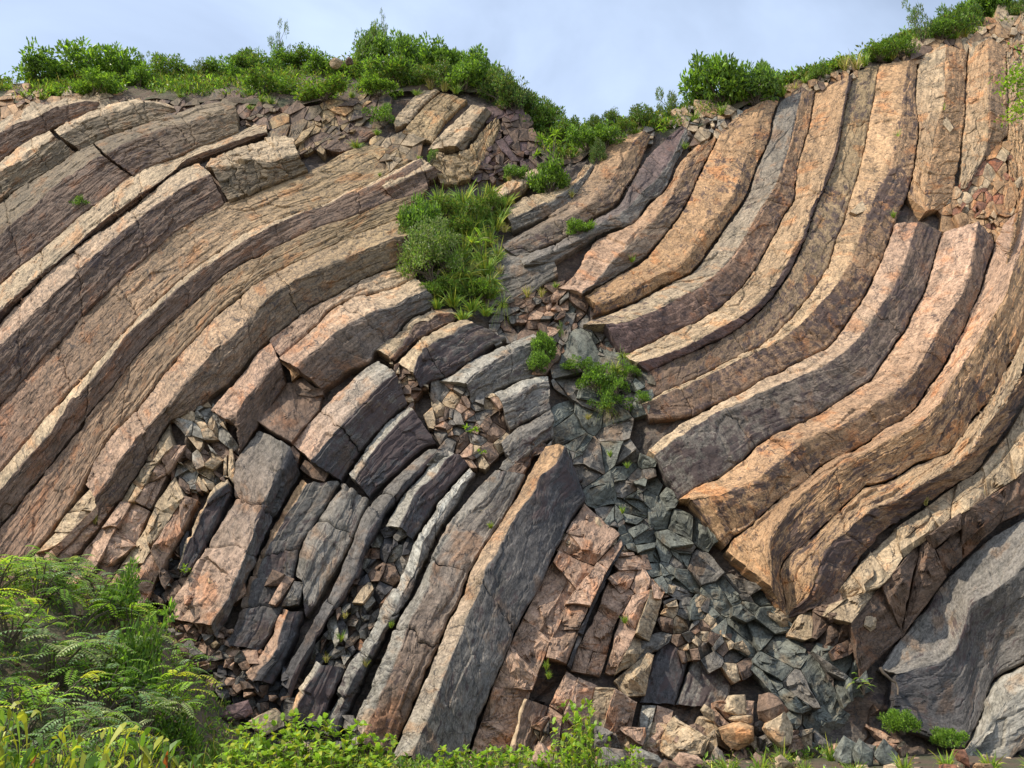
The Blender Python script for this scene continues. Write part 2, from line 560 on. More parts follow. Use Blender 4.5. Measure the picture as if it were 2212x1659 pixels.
def column(*lines, c='tan brn', ce=None, st=(0.12, 0.32), cr=0.3, js=2.6, rough=1.0, base=0.0, hf=1.0, name='rock_column', ext=True, gap=1.0, edge=1.0, ste=None, lam=1.0):
    CN[0] += 1
    seed = CN[0] * 101
    rg = np.random.default_rng(seed)
    pts = [extend(P(l), ext) for l in lines]
    sp = [spline(p) for p in pts]
    K = len(sp)
    T = np.linspace(0, 1, 80)
    px = [at(s, T) for s in sp]
    w3 = [surf(q[:, 0], q[:, 1]) for q in px]
    wid = [np.linalg.norm(w3[k + 1] - w3[k], axis=1) for k in range(K - 1)]
    length = np.mean([np.sum(np.linalg.norm(np.diff(w, axis=0), axis=1)) for w in w3])
    h = [np.zeros(80) for _ in range(K)]
    for k in range(1, K - 1):                 # faces of a prism meet at a little over 100 degrees
        a = np.maximum(wid[k - 1], 0.05)
        b = np.maximum(wid[k], 0.05)
        kt = tan(radians(76))
        A = kt / (a * b)
        B = 1 / a + 1 / b
        hh = (-B + np.sqrt(B * B + 4 * A * kt)) / (2 * A)
        h[k] = np.minimum(hh, 0.95) * hf
    cs = c.split()
    ces = (ce or c).split()
    while len(cs) < K - 1:
        cs.append(cs[-1])
    while len(ces) < K - 1:
        ces.append(ces[-1])
    st = list(st) if isinstance(st, (tuple, list)) else [st] * (K - 1)
    while len(st) < K - 1:
        st.append(st[-1])
    ste = list(ste) if isinstance(ste, (tuple, list)) else ([ste] * (K - 1) if ste is not None else st)
    # joints
    nb = max(1, int(round(length / js)))
    cuts = [0.0] + sorted((np.arange(1, nb) + rg.uniform(-.46, .46, nb - 1)) / nb) + [1.0]
    root = obj(name, None, parent=cliff)
    v0 = 0.0
    nv = [max(3, int(math.ceil(np.mean(w) / RES))) for w in wid]
    sl_prev = 0.0
    ncol = sum(nv) + 1
    def jag():
        q = np.arange(ncol) * RES
        j = fbm(np.stack([q * 3.0, q * 0 + rg.uniform(0, 99), q * 0], -1), 41, 3) - .5
        k, _ = facets(q * 2.2 + rg.uniform(0, 99), q * 0, 43)
        return (j * 0.22 + k * 0.07) / max(length, .5)
    jg_prev = np.zeros(ncol)
    for bi in range(nb):
        t0, t1 = cuts[bi], cuts[bi + 1]
        sl_next = 0.0 if bi == nb - 1 else rg.uniform(-.25, .25) / max(length, 1)
        nu = max(4, int(math.ceil((t1 - t0) * length / RES)))
        S = np.linspace(0, 1, nu)
        g = 0.006 / max(length, .5) * gap
        pxs, prs, faces_k, vcoord, ev = [], [], [], [], []
        jg_next = np.zeros(ncol) if bi == nb - 1 else jag()
        cw = 0.0
        jc = 0
        tg = []
        for k in range(K - 1):
            m = nv[k]
            q = np.arange(m + (1 if k == K - 2 else 0)) / m
            f = (k + q) / (K - 1) - .5
            js_ = slice(jc, jc + len(q))
            jc += len(q)
            a = t0 + sl_prev * f * 2 + jg_prev[js_] + (g if bi > 0 else 0)
            b = t1 + sl_next * f * 2 + jg_next[js_] - (g if bi < nb - 1 else 0)
            tt = np.clip(a[None] + (b - a)[None] * S[:, None], 0, 1)
            A_ = at(sp[k], tt)
            B_ = at(sp[k + 1], tt)
            pxs.append(A_ * (1 - q)[None, :, None] + B_ * q[None, :, None])
            prs.append(np.interp(tt, T, h[k]) * (1 - q) + np.interp(tt, T, h[k + 1]) * q)
            tg.append(tt)
            faces_k.append(np.full(len(q), k))
            wm = np.mean(wid[k])
            vcoord.append(cw + q * wm)
            cw += wm
        px2 = np.concatenate(pxs, 1)
        pr2 = np.concatenate(prs, 1)
        fk = np.concatenate(faces_k)
        vc = np.concatenate(vcoord)
        nc = px2.shape[1]
        u = np.concatenate(tg, 1) * length
        v = np.ones(nu)[:, None] * vc[None]
        off = rg.normal(0, 0.022) * (1 if nb > 1 else 0) * rough
        base2 = surf(px2[..., 0], px2[..., 1], pr2 + base + off)
        # wander of the edges
        flat = base2.reshape(-1, 3)
        wob = np.stack([fbm(flat * 1.6, seed % 97, 3), fbm(flat * 1.6 + 31, seed % 97, 3), fbm(flat * 1.6 + 57, seed % 97, 3)], -1) - 0.5
        wob2 = np.stack([vn(flat * 7.0, seed % 89), vn(flat * 7.0 + 31, seed % 89), vn(flat * 7.0 + 57, seed % 89)], -1) - 0.5
        flat = flat + wob * 0.05 * (0.6 + 0.4 * rough) + wob2 * 0.035 * (0.5 + 0.5 * rough)
        G = flat.reshape(nu, nc, 3)
        du = np.gradient(G, axis=0)
        dv = np.gradient(G, axis=1)
        nrm = np.cross(du, dv)
        nrm /= np.linalg.norm(nrm, axis=-1, keepdims=True) + 1e-9
        vd = G - CAMP
        sg = np.sign(np.sum(nrm * vd, -1, keepdims=True))
        nrm = -nrm * np.where(sg == 0, 1, sg)
        uu = u.ravel() + seed * 1.7
        vv = v.ravel() + seed * .37
        f1, e1 = facets(uu * 0.75, vv * 1.5, seed)
        f2, e2 = facets(uu * 2.3, vv * 4.0, seed + 9)
        n1 = fbm(np.stack([uu * 0.9, vv * 5.0, uu * 0], -1), seed + 3, 4) - .5
        disp = (f1 * 0.036 + f2 * 0.015) * rough + n1 * 0.018 * lam
        f4, e4 = facets(uu * 0.28 + 3.3 + fbm(np.stack([uu * 2, vv * 2, uu * 0], -1), seed + 31, 2) * .25, vv * 4.6, seed + 27)
        disp = disp + (f4 * 0.022 - 0.012 * np.exp(-(e4 / 0.06) ** 2)) * lam
        if rough > 1.6:
            f3, e3 = facets(uu * 1.35 + 5, vv * 1.7, seed + 21)
            disp = disp + f3 * 0.055 * rough - 0.02 * rough * np.exp(-(e3 / 0.05) ** 2)
        disp = disp - 0.010 * rough * np.exp(-(e1 / 0.05) ** 2)
        disp = disp.reshape(nu, nc)
        # chipped ridges
        chip = sm(fbm(np.stack([uu * 1.5, vv * 0, uu * 0], -1), seed + 5, 3), .5, .75).reshape(nu, nc)
        cum = 0.0
        for k in range(1, K - 1):
            cum += np.mean(wid[k - 1])
            disp -= (0.006 + 0.055 * chip * rough) * np.exp(-((v - cum) / 0.055) ** 2)
        # rounded crevices along the sides and at the joints
        wtot = vc[-1]
        de = np.minimum(v, wtot - v)
        disp -= 0.06 * edge * np.exp(-(de / 0.03) ** 2)
        un = u - u[:1]
        dj = np.minimum(un if bi > 0 else 9 + un * 0, (u[-1:] - u) if bi < nb - 1 else 9 + un * 0)
        disp -= 0.035 * np.exp(-(dj / 0.035) ** 2)
        G = G + nrm * disp[..., None]
        # skirt: the sides of the block run back into the cliff
        ring = np.concatenate([np.arange(nc), (np.arange(1, nu) * nc + nc - 1), ((nu - 1) * nc + np.arange(nc - 2, -1, -1)), (np.arange(nu - 2, 0, -1) * nc)])
        V = G.reshape(-1, 3)
        cen = V.mean(0)
        rp = V[ring]
        bk = (rp - CAMP)
        bk /= np.linalg.norm(bk, axis=1, keepdims=True)
        bk = bk * 0.4 + np.array([0, .75, -.1])
        r1 = rp + bk * 0.22 + (fbm(rp * 5, seed, 2)[:, None] - .5) * 0.05
        r2 = rp + bk * 0.75
        V = np.vstack([V, r1, r2])
        n0 = nu * nc
        nrg = len(ring)
        i0 = np.arange(nrg)
        i1 = (i0 + 1) % nrg
        F = np.vstack([grid_faces(nu, nc), np.stack([ring[i0], n0 + i0, n0 + i1, ring[i1]], -1), np.stack([n0 + i0, n0 + nrg + i0, n0 + nrg + i1, n0 + i1], -1)])
        # colour
        tt = np.clip(u / length, 0, 1)
        fkk = np.broadcast_to(fk, (nu, nc))
        ca = np.array([PAL[q] for q in cs[:K - 1]])[fkk]
        cb = np.array([PAL[q] for q in ces[:K - 1]])[fkk]
        c3 = (ca * (1 - tt[..., None]) + cb * tt[..., None]).reshape(-1, 3)
        nn = fbm(np.stack([uu * .55, vv * .9, uu * 0], -1), seed + 13, 3)[:, None] - .5
        blk = rg.uniform(.88, 1.1)
        c3 = c3 * (1 + nn * 0.5) * blk
        s3 = (np.array(st[:K - 1])[fkk] * (1 - tt) + np.array(ste[:K - 1])[fkk] * tt).reshape(-1) + (fbm(flat * .35, 77, 3) - .5) * 0.5
        sk = np.concatenate([c3, c3[ring], c3[ring]])
        st3 = np.concatenate([s3, s3[ring], s3[ring]])
        luv = np.stack([uu, vv, np.full(len(uu), seed * .1)], -1)
        luv = np.vstack([luv, luv[ring] + (0, .22, .2), luv[ring] + (0, .75, .7)])
        me = mesh_np('rock_block', V, F, dict(col=sk, luv=luv, stain=st3, crack=np.full(len(V), cr)))
        if nb == 1:
            root.name = '_tmp'
            bpy.data.objects.remove(root)
            obj(name, me, ROCK, cliff)
        else:
            obj('rock_block', me, ROCK, root)
        sl_prev = sl_next
        jg_prev = jg_next

# ------------------------------------------------------------------ angular fragments
def clip(poly, a, n):
    """keep the part of a convex or simple polygon where (p-a).n <= 0"""
    r = []
    m = len(poly)
    d = (poly - a) @ n
    for k in range(m):
        k2 = (k + 1) % m
        if d[k] <= 0:
            r.append(poly[k])
        if (d[k] < 0) != (d[k2] < 0) and d[k] != d[k2]:
            t = d[k] / (d[k] - d[k2])
            r.append(poly[k] + t * (poly[k2] - poly[k]))
    return np.array(r) if len(r) > 2 else np.zeros((0, 2))

def inside(p, poly):
    x, y = p
    r = False
    n = len(poly)
    for k in range(n):
        a, b = poly[k], poly[(k + 1) % n]
        if (a[1] > y) != (b[1] > y) and x < (b[0] - a[0]) * (y - a[1]) / (b[1] - a[1]) + a[0]:
            r = not r
    return r

def area(p):
    x, y = p.T
    return 0.5 * abs(np.sum(x * np.roll(y, -1) - y * np.roll(x, -1)))

FN = [0]
def shard_mesh(poly, thick, base, cols, rough, st, cr, depth=0.6, apex=None, steep=1.0, hts=None):
    """an angular stone: outline, chamfer, tilted chiselled front and sides running back"""
    FN[0] += 1
    seed = 5000 + FN[0] * 13
    rg = np.random.default_rng(seed)
    # finer outline with a little jitter
    L = []
    n = len(poly)
    for k in range(n):
        a, b = poly[k], poly[(k + 1) % n]
        m = max(1, int(np.hypot(*(b - a)) / 14))
        for q in range(m):
            L.append(a + (b - a) * q / m + (rg.normal(0, .9, 2) if q else 0))
    L = np.array(L)
    cen = poly.mean(0)
    sz = math.sqrt(area(poly))
    ap = cen + rg.uniform(-.24, .24, 2) * sz if apex is None else np.array(apex)
    steps = max(3, int(sz / 5))
    sc = np.concatenate([[1.0], np.linspace(0.965, 0.0, steps)])
    m = len(L)
    pts = [ap + (L - ap) * q for q in sc[:-1]]
    px2 = np.vstack(pts + [ap[None]])
    mpp = 0.0125                               # metres per picture unit, roughly
    q2 = (px2 - cen) * mpp
    # front of the stone: the lowest of a few tilted cleavage planes
    pr2 = np.full(len(px2), 9.0)
    if hts is not None:                        # main face through the given corner heights, corners struck off
        A_ = np.column_stack([poly - cen, np.ones(len(poly))])
        co = np.linalg.lstsq(A_, hts, rcond=None)[0]
        pr2 = (px2 - cen) @ co[:2] + co[2] + rg.normal(0, .03) + q2 @ rg.normal(0, .18 * steep, 2)
        thick = co[2] + rg.uniform(.02, .10) + .22 * sz * mpp
    for _ in range(rg.integers(2, 5)):
        a_ = rg.uniform(0, 6.28)
        g_ = rg.uniform(.1, 1.15) * steep
        pr2 = np.minimum(pr2, thick * rg.uniform(.6, 1.25) + (q2 @ np.array([cos(a_), sin(a_)])) * g_)
    pr2 = np.maximum(pr2, -0.25)
    pr2[:m] -= 0.035
    ang = rg.uniform(0, 6.28)
    uu = q2[:, 0] * cos(ang) + q2[:, 1] * sin(ang) + seed
    vv = -q2[:, 0] * sin(ang) + q2[:, 1] * cos(ang) + seed * .7
    f1, e1 = facets(uu * 2.1, vv * 2.9, seed)
    f2, e2 = facets(uu * 5.6, vv * 6.2, seed + 4)
    pr2 = pr2 + (f1 * 0.075 + f2 * 0.03) * rough * min(1.0, sz / 40)
    V = surf(px2[:, 0], px2[:, 1], pr2 + base)
    ring = np.arange(m)
    rp = V[ring]
    bk = rp - CAMP
    bk /= np.linalg.norm(bk, axis=1, keepdims=True)
    bk = bk * .5 + np.array([0, .6, -.1])
    r2 = rp + bk * depth
    nv = len(V)
    V = np.vstack([V, r2])
    i0 = np.arange(m)
    i1 = (i0 + 1) % m
    Q = [np.stack([i0, i1, nv + i1, nv + i0], -1)]
    for k in range(len(sc) - 2):
        Q.append(np.stack([k * m + i0, (k + 1) * m + i0, (k + 1) * m + i1, k * m + i1], -1))
    k = len(sc) - 2
    Tt = np.stack([k * m + i0, np.full(m, nv - 1), k * m + i1], -1)
    cc = PAL[cols[rg.integers(len(cols))]] * rg.uniform(.72, 1.0)
    c3 = np.tile(cc, (len(V), 1)) * (0.8 + 0.4 * fbm(V * 1.5, seed, 3))[:, None]
    luv = np.vstack([np.stack([uu, vv, np.full(nv, seed * .1)], -1), np.stack([uu[ring] + depth, vv[ring], np.full(m, seed * .1 + .5)], -1)])
    me = mesh_np('rock_fragment', V, [np.vstack(Q), Tt], dict(col=c3, luv=luv, stain=np.full(len(V), st), crack=np.full(len(V), cr)))
    return me

def shatter(outline, size, cols, thick=0.2, base=-0.15, rough=1.0, st=0.1, cr=0.3, ang=None, asp=1.0, name='broken_rock', skip=0.0, var=0.11, grow=11.0, steep=1.05):
    poly = P(outline)
    e1 = np.roll(poly, -1, 0) - poly
    e1 /= np.hypot(*e1.T)[:, None] + 1e-9
    e0 = np.roll(e1, 1, 0)
    nn = np.stack([e1[:, 1] + e0[:, 1], -e1[:, 0] - e0[:, 0]], -1)
    nn /= np.hypot(*nn.T)[:, None] + 1e-6
    sgn = np.sign(np.sum(poly[:, 0] * np.roll(poly[:, 1], -1) - poly[:, 1] * np.roll(poly[:, 0], -1)))
    poly = poly + nn * grow * sgn
    rg = np.random.default_rng(int(abs(poly.sum()) * 10) % 99991)
    ca, sa = (cos(ang), sin(ang)) if ang is not None else (1, 0)
    M = np.array([[ca, sa], [-sa, ca]])
    sc = np.array([1 / asp ** .5, asp ** .5])
    cols = cols.split()
    tr = lambda p: (p @ M.T) * sc
    itr = lambda p: (p / sc) @ M
    tp = tr(poly)
    lo, hi = tp.min(0), tp.max(0)
    seeds = []
    nx, ny = int((hi[0] - lo[0]) / size) + 2, int((hi[1] - lo[1]) / size) + 2
    for a in range(-1, nx + 1):
        for b in range(-1, ny + 1):
            q = lo + (np.array([a, b]) + rg.uniform(-.2, 1.2, 2)) * size
            if rg.random() < .22:
                continue
            seeds.append(q)
            if rg.random() < .32:
                for _ in range(rg.integers(3, 8)):
                    seeds.append(q + rg.normal(0, .30, 2) * size)
    seeds = np.array(seeds)
    root = obj(name, None, parent=cliff)
    for k, s in enumerate(seeds):
        if not inside(s, tp):
            continue
        if rg.random() < skip:
            continue
        r = size * 2.2
        cell = np.array([s + (-r, -r), s + (r, -r), s + (r, r), s + (-r, r)])
        d = seeds - s
        dd = np.hypot(*d.T)
        for j in np.argsort(dd)[1:18]:
            cell = clip(cell, s + d[j] * (.5 - .25 / max(dd[j], 3)), d[j])
            if len(cell) < 3:
                break
        if len(cell) < 3 or area(cell) < 28:
            continue
        # pull in corners that stick out of the outline
        cell = np.array([p if inside(p, tp) else s + (p - s) * .86 for p in cell])
        me = shard_mesh(itr(cell), thick * rg.uniform(.5, 1.3), base + rg.normal(0, var), cols, rough, st, cr, steep=steep)
        obj('rock_fragment', me, ROCK, root)
    return root

def slab(outline, cols, thick=0.22, base=0.0, rough=1.0, st=0.1, cr=0.3, name='rock_slab', depth=0.6):
    me = shard_mesh(P(outline), thick, base, cols.split(), rough, st, cr, depth)
    return obj(name, me, ROCK, cliff)

def blocky(*lines, c='pnk', size=0.8, base=0.0, st=0.06, cr=0.3, rough=1.0, steep=.8, name='rock_column', hf=1.0, split=.5):
    """a column so broken that it is a stack of angular blocks"""
    CN[0] += 1
    rg = np.random.default_rng(CN[0] * 77)
    sp = [spline(P(l)) for l in lines]
    K = len(sp)
    root = obj(name, None, parent=cliff)
    cs = c.split()
    T = np.linspace(0, 1, 60)
    w3 = [surf(*at(q, T).T) for q in sp]
    wid = [np.linalg.norm(w3[k + 1] - w3[k], axis=1) for k in range(K - 1)]
    h = [np.zeros(60) for _ in range(K)]
    if K == 3:
        a, b = np.maximum(wid[0], .05), np.maximum(wid[1], .05)
        kt = tan(radians(70))
        A = kt / (a * b)
        B = 1 / a + 1 / b
        h[1] = np.minimum((-B + np.sqrt(B * B + 4 * A * kt)) / (2 * A), .7) * hf
    for k in range(K - 1):
        length = np.sum(np.linalg.norm(np.diff(w3[k], axis=0), axis=1))
        n = max(1, int(round(length / size)))
        cut = [0.] + list((np.arange(1, n) + rg.uniform(-.4, .4, n - 1)) / n) + [1.]
        sl = np.concatenate([[0], rg.normal(0, .22 / n, n - 1), [0]])
        for j in range(n):
            ta, tb = (cut[j] - sl[j], cut[j] + sl[j]), (cut[j + 1] - sl[j + 1], cut[j + 1] + sl[j + 1])
            fr = [(0., 1.)]
            if np.mean(wid[k]) > size * .55 and rg.random() < split:
                f = rg.uniform(.3, .7)
                fr = [(0., f), (f, 1.)]
            for f0, f1 in fr:
                def pt(t2, f):
                    t = np.clip(t2[0] * (1 - f) + t2[1] * f, 0, 1)
                    p = at(sp[k], np.array(t)) * (1 - f) + at(sp[k + 1], np.array(t)) * f
                    return p, np.interp(t, T, h[k]) * (1 - f) + np.interp(t, T, h[k + 1]) * f
                q = [pt(ta, f0), pt(tb, f0), pt(tb, (f0 + f1) / 2 + rg.normal(0, .06)), pt(tb, f1), pt(ta, f1)]
                poly = np.array([v[0] for v in q])
                cen = poly.mean(0)
                poly = cen + (poly - cen) * 1.02 + rg.normal(0, 1.2, poly.shape)
                me = shard_mesh(poly, .3, base + rg.normal(0, .07), [cs[min(k, len(cs) - 1)]], rough, st, cr, .7, None, steep, np.array([v[1] for v in q]))
                obj('rock_block', me, ROCK, root)
# ------------------------------------------------------------------ the bent columns, upper arch
A1L = 'a0,885 130,782 400,637 530,580 700,508 830,460'
A2L = 'a0,1238 100,1155 420,965 650,800 850,700 1030,630 1190,575 1360,515 1460,490'
A3L = 'd0,475 190,310 400,145 540,25 a700,1320 800,1250 960,1110 1100,1015 1250,930 1500,845 1650,770 1750,740 1980,650 2100,590 2212,545'
A4L = 'd0,790 310,465 690,130 a960,1375 1300,1110 1480,970 1640,900 1750,850 1900,800 2060,735 2212,680'
A5L = 'd0,1470 150,1320 330,1110 500,950 700,720 950,480 1200,260 1330,150 a1500,1450 1860,1245 2000,1200 b190,1560 400,1480 560,1415'
A6L = 'e0,600 200,350 330,190 d500,1438 700,1225 870,1045 1040,865 1250,645 1450,470 1700,280 1900,145 c110,465 300,385 480,325 700,250 900,150 1130,55 b1300,1390 1500,1300'
A7L = 'e0,1060 150,880 270,720 400,560 560,350 700,180 d800,1480 950,1310 1080,1130 1240,950 1400,800 1560,670 1760,480 1900,370 2080,260 c120,700 240,635 500,510 700,430 870,380 1100,285 1250,230 1400,190 1560,120'
A8L = 'e0,1640 90,1510 280,1260 400,1100 480,980 600,830 700,660 830,410 930,260 1110,90 d1180,1440 1350,1230 1500,1050 1680,860 1800,720 1960,600 c90,940 220,860 350,790 640,650 800,580 1000,490 1310,370'
column('a0,565 90,500 280,425 560,355 800,375', 'a0,650 140,580 270,540 450,445 690,388 820,405', A1L, c='tan brn', st=(.1, .3), js=1.6, rough=1.4)
column('a0,885 130,782 400,637', 'a0,980 170,890 450,690', 'a0,1238 100,1155 420,965 620,822', c='tan olv', st=(.08, .28), js=1.6, rough=1.5)
column('a445,628 530,580 700,508 830,460 1000,400 1120,380 1300,400 1420,430', 'a490,672 700,560 850,500 980,465 1100,415 1220,405 1330,420 1440,450', 'a655,800 850,700 1030,630 1190,575 1360,515 1460,490', c='tan olv', st=(.05, .25), js=.95, rough=1.6, base=.13)
column('a0,1238 100,1155 420,965 650,800 765,742', 'a0,1510 110,1400 270,1265 400,1150 620,985 800,865 850,848', 'd0,475 190,310 400,145 540,25 a700,1320 800,1250 960,1110 1090,1022', c='olv brn', st=(.1, .34), js=3.4, rough=1.1, base=-.04)
column('a775,738 850,700 1030,630 1190,575 1360,515 1460,490 1600,440 1800,400', 'a872,838 1030,745 1200,675 1380,605 1540,575 1740,505 1950,440', 'a1108,1014 1250,930 1500,845 1650,770 1750,740 1980,650', c='olv brn', ce='olv olv', st=(.1, .34), js=1.3, rough=1.3, base=.12)
column(A3L, 'd0,700 290,440 640,150 a800,1440 920,1340 1280,1095 1400,1010 1550,880 1700,820 1840,770 2030,700 2212,660', A4L, c='tan brn', st=(.05, .4), js=3.5)
column('d0,790 310,465 690,130 a960,1375 1300,1110 1480,970 1640,905', 'd0,985 220,760 440,555 690,325 880,150 a1000,1490 1110,1400 1270,1275 1480,1130 1650,1035 1742,992', 'd0,1470 150,1320 330,1110 500,950 700,720 950,480 1200,260 1330,150 a1500,1450 1860,1247',
       c='pnk brn', ce='tan brn', st=(.04, .34), cr=.6, js=3.0, rough=1.2, base=.08)
column('a1690,925 1750,855 1900,803 2060,738 2212,683 b430,1112', 'a1772,975 1900,933 2090,883 b150,1330 230,1340 345,1310 480,1270', 'a1895,1233 2000,1200 b190,1560 400,1480 560,1415', c='tan olv', st=(.04, .26), cr=.4, js=.85, rough=1.7, base=.2)
slab('a1745,1010 1800,1020 1890,1180 1900,1225 1865,1240', 'brn', .05, -.05, .6)
column(A5L + ' 720,1350 880,1260 1090,1200', A6L, c='rus', ce='yel', st=.2, ste=.24, cr=.6, js=5.5, base=-.02)
column(A6L, 'e0,740 110,600 290,400 410,270 510,130 d600,1440 740,1290 880,1120 1020,940 1250,710 1490,490 1720,315 1920,180 c150,495 300,425 540,315 720,255 900,165 1100,90 1200,30 b1500,1320', A7L,
       c='tan brn', st=(.06, .32), js=3.4)
column(A7L, A8L, c='rus', ce='yel', st=.16, ste=.2, cr=.6, js=6, base=-.02)
A9L = 'e820,980 1000,830 1110,670 1240,470 1400,200 d1560,1560 1740,1420 1880,1320 c10,1640 130,1500 250,1390 480,1190 620,1090 860,970 1000,890 1150,820 1290,780 1420,720'
column('e700,690 830,410 930,260 1110,90 d1180,1440 1350,1230 1500,1050 1680,860 1800,720 1960,600 c90,940 220,860 350,790 640,650 800,580 1000,490 1310,370',
       'e780,800 950,560 1080,400 1230,210 1380,50 d1500,1330 1640,1170 1800,1000 2000,830 c160,1120 300,985 460,890 640,800 880,700 1100,600 1250,545 1390,500', A9L,
       c='pnk brn', ce='yel olv', st=(.16, .34), cr=.6, js=3.2, rough=1.3)
# the pink column and its neighbours
column('e1740,75 d1880,1340 c10,1650 130,1505 250,1395', 'e1900,160 g0,500 80,390 170,275 315,100', 'e2030,330 g0,880 140,680 270,480 390,320', c='pnk brn', st=(.02, .3), cr=.5, js=2.5, rough=1.3)
column('c250,1390 480,1190 620,1090 860,970 1000,890 1150,820 1290,780 1420,720', 'c330,1520 450,1400 640,1240 740,1130 900,1040 1050,1000 1300,930 1450,860', c='pnk', ce='tan', st=.03, cr=.5, js=2.5, rough=1.2)
column('c315,1530 450,1402 640,1243 740,1133 900,1043 1050,1003 1300,933 1450,863', 'c470,1610 570,1500 680,1420 760,1340 900,1250 1000,1200 1150,1130 1300,1090 1480,990 1560,960',
       'g690,350 800,270 900,190 c1080,1570 1130,1480 1300,1330 1400,1210 1560,1130 1640,1090', c='pnk brn', ce='tan gry', st=(.02, .22), cr=.5, js=2.8, rough=1.2, base=.22)
column('c1100,1460 1300,1330 1390,1220 1560,1130 1740,1090', 'c1250,1530 1400,1340 1450,1240 1560,1200 1690,1150 1830,1170', 'c1290,1560 1440,1400 1600,1300 1840,1195', c='tan brn', js=1.2, rough=1.6, base=.15)
column('c1300,1565 1445,1405 1600,1308 1840,1200', 'g1440,220 c1470,1550 1530,1470 1650,1380 1750,1340 1840,1270 1940,1240', 'g1500,350 1620,270 c1760,1650 1890,1560 2060,1430 2212,1370',
       c='tan drk', ce='tan gry', st=(.05, .4), js=1.6, rough=1.3, base=.2)
column('g1640,280 1800,180 2000,80 2212,-20 j250,590 330,560', 'g1870,300 1960,210 2100,120 j100,740 250,650 400,600', 'g1930,480 2100,390 j0,1040 130,970 300,920 420,880', c='grl gry', st=(.1, .3), js=1.8, rough=1.3)
column('j0,1045 150,975 300,925 440,900', 'j60,1110 200,1040 330,960 460,930', 'j140,1350 300,1265 470,1185', c='grl gry', js=1.7, rough=1.4)
column('j60,1440 160,1350 300,1265 480,1180', 'j100,1540 260,1420 500,1260', 'j180,1650 350,1500 500,1400', c='gry gry', js=1.5, rough=1.6, hf=.5)
column('o30,330 180,170 j380,1500 500,1395', 'o120,360 270,200 j470,1540', 'o250,390 360,230 430,110 j530,1600', c='gry brn', js=1.3, rough=1.8, hf=.6)
# hill-top end of the arch
column('b590,1238 750,1130 940,1040 1080,1050', 'b880,1255 1080,1130 1170,1070', c='brn', js=1.2, rough=1.3, cr=.6)
column('b1280,1060 1290,980 1400,830 1520,740', 'b1390,1020 1480,900 1560,820 1650,740', c='tan', js=1.2, rough=1.5, base=.1, cr=.5)
column('b1350,1090 1410,1010 1500,900 1660,760', 'b1600,1180 1680,1020 1760,930 1890,830', c='yel', st=.12, js=.95, rough=1.4, base=.08, cr=.6)
column('b1550,1240 1700,1060 1780,1000 1920,860', 'b1790,1210 1900,1060 2040,895', 'b1860,1250 1960,1110 2090,940', c='tan olv', st=(.12, .1), js=1.0, rough=1.3, base=.1)
column('b1560,1260 1860,1255 2000,1100 2130,965', 'b1660,1500 1900,1480 2040,1300 2160,1050', c='yel', st=.2, js=.9, rough=1.8, cr=.6)
column('c1140,60 1300,-20 1500,-140', 'c1200,120 1420,20 1600,-60', 'c1280,215 1500,110 1680,0', c='tan brn', js=.9, rough=1.5)
shatter('b1090,1200 1210,1130 1290,1090 1540,1230 1480,1300 1260,1380 1130,1260', 26, 'yel tan olv', rough=.8, base=-.1, ang=-.5, asp=1.6)
shatter('b230,990 380,930 480,880 800,850 850,900 1180,780 1270,760 1260,900 1000,960 950,1040 750,1140 600,1230 500,1250 440,1110 330,1040', 30, 'brn yel olv yel', rough=1.2, base=-.1, ang=-.55, asp=1.8, st=.34, steep=1.0)
shatter('a0,350 100,340 220,310 400,395 560,350 850,370 920,345 1040,380 1120,382 1000,402 830,462 700,385 480,400 280,442 100,512 0,605', 19, 'tan brn ora', base=-.1, ang=-.4, asp=1.4)
shatter('a1120,380 1400,380 1560,430 1900,370 2212,420 b380,930 220,990 0,1000 a1950,440 1740,500 1540,560 1440,480 1320,410', 24, 'brn olv brn olv', base=-.15, ang=-.4, asp=2, st=.3)
shatter('i0,240 210,170 270,400 260,480 370,480 290,690 200,690 0,790 b1900,1480 2050,1300 2212,1000', 20, 'pur brn pur brn', base=-.2, st=.3, rough=1.5, steep=1.1)
# ------------------------------------------------------------------ broken pink band under the arch
blocky('e830,640 700,720 570,920 450,1110 250,1330 120,1500', 'e880,760 790,900 650,1090 480,1200 330,1340', 'e960,840 860,980 750,1150 620,1290 430,1440 330,1550', c='tan pnk', size=0.75)
blocky('e1000,840 880,980 800,1150 690,1290 580,1450 500,1600', 'e1100,850 960,1050 870,1250 790,1400 650,1590', 'e1240,930 1190,1080 1100,1230 1000,1370 840,1600', c='pnk pnk', size=0.7)
blocky('e1400,200 1240,470 1110,670 1010,850', 'e1430,380 1270,560 1200,700 1120,840', 'e1550,380 1380,620 1250,900', c='tan pnk', size=0.6)
blocky('e1450,640 1250,930 1200,1080 1110,1240 1000,1390 850,1610 f800,300', 'e1530,800 1400,1000 1280,1200 1150,1430 1000,1620 f900,300', 'e1640,830 1570,1000 1480,1130 1330,1400 1230,1640 f1130,400', c='tan pnk', size=0.7)
column('e1880,640 1760,720 1640,900 1560,1080 1500,1300 1460,1400', 'e1890,690 1790,760 1700,870 1600,1080 1530,1250 1480,1400', 'e1920,800 1840,960 1720,1180 1610,1350 1540,1460', c='tan drk', st=(.05, .5), js=1.6, rough=1.4)
shatter('e1400,120 1560,-50 1740,80 1830,210 2030,330 1900,600 1690,680 1560,850 1450,640 1370,620 1550,380', 27, 'tan brn grl tan', base=-.2, ang=.9, asp=1.5, rough=1.2)
shatter('e1560,1080 1500,1330 1330,1640 f1130,420 1240,240 e1330,1400 1480,1140', 20, 'brn drk gry', base=-.4, rough=1.2)
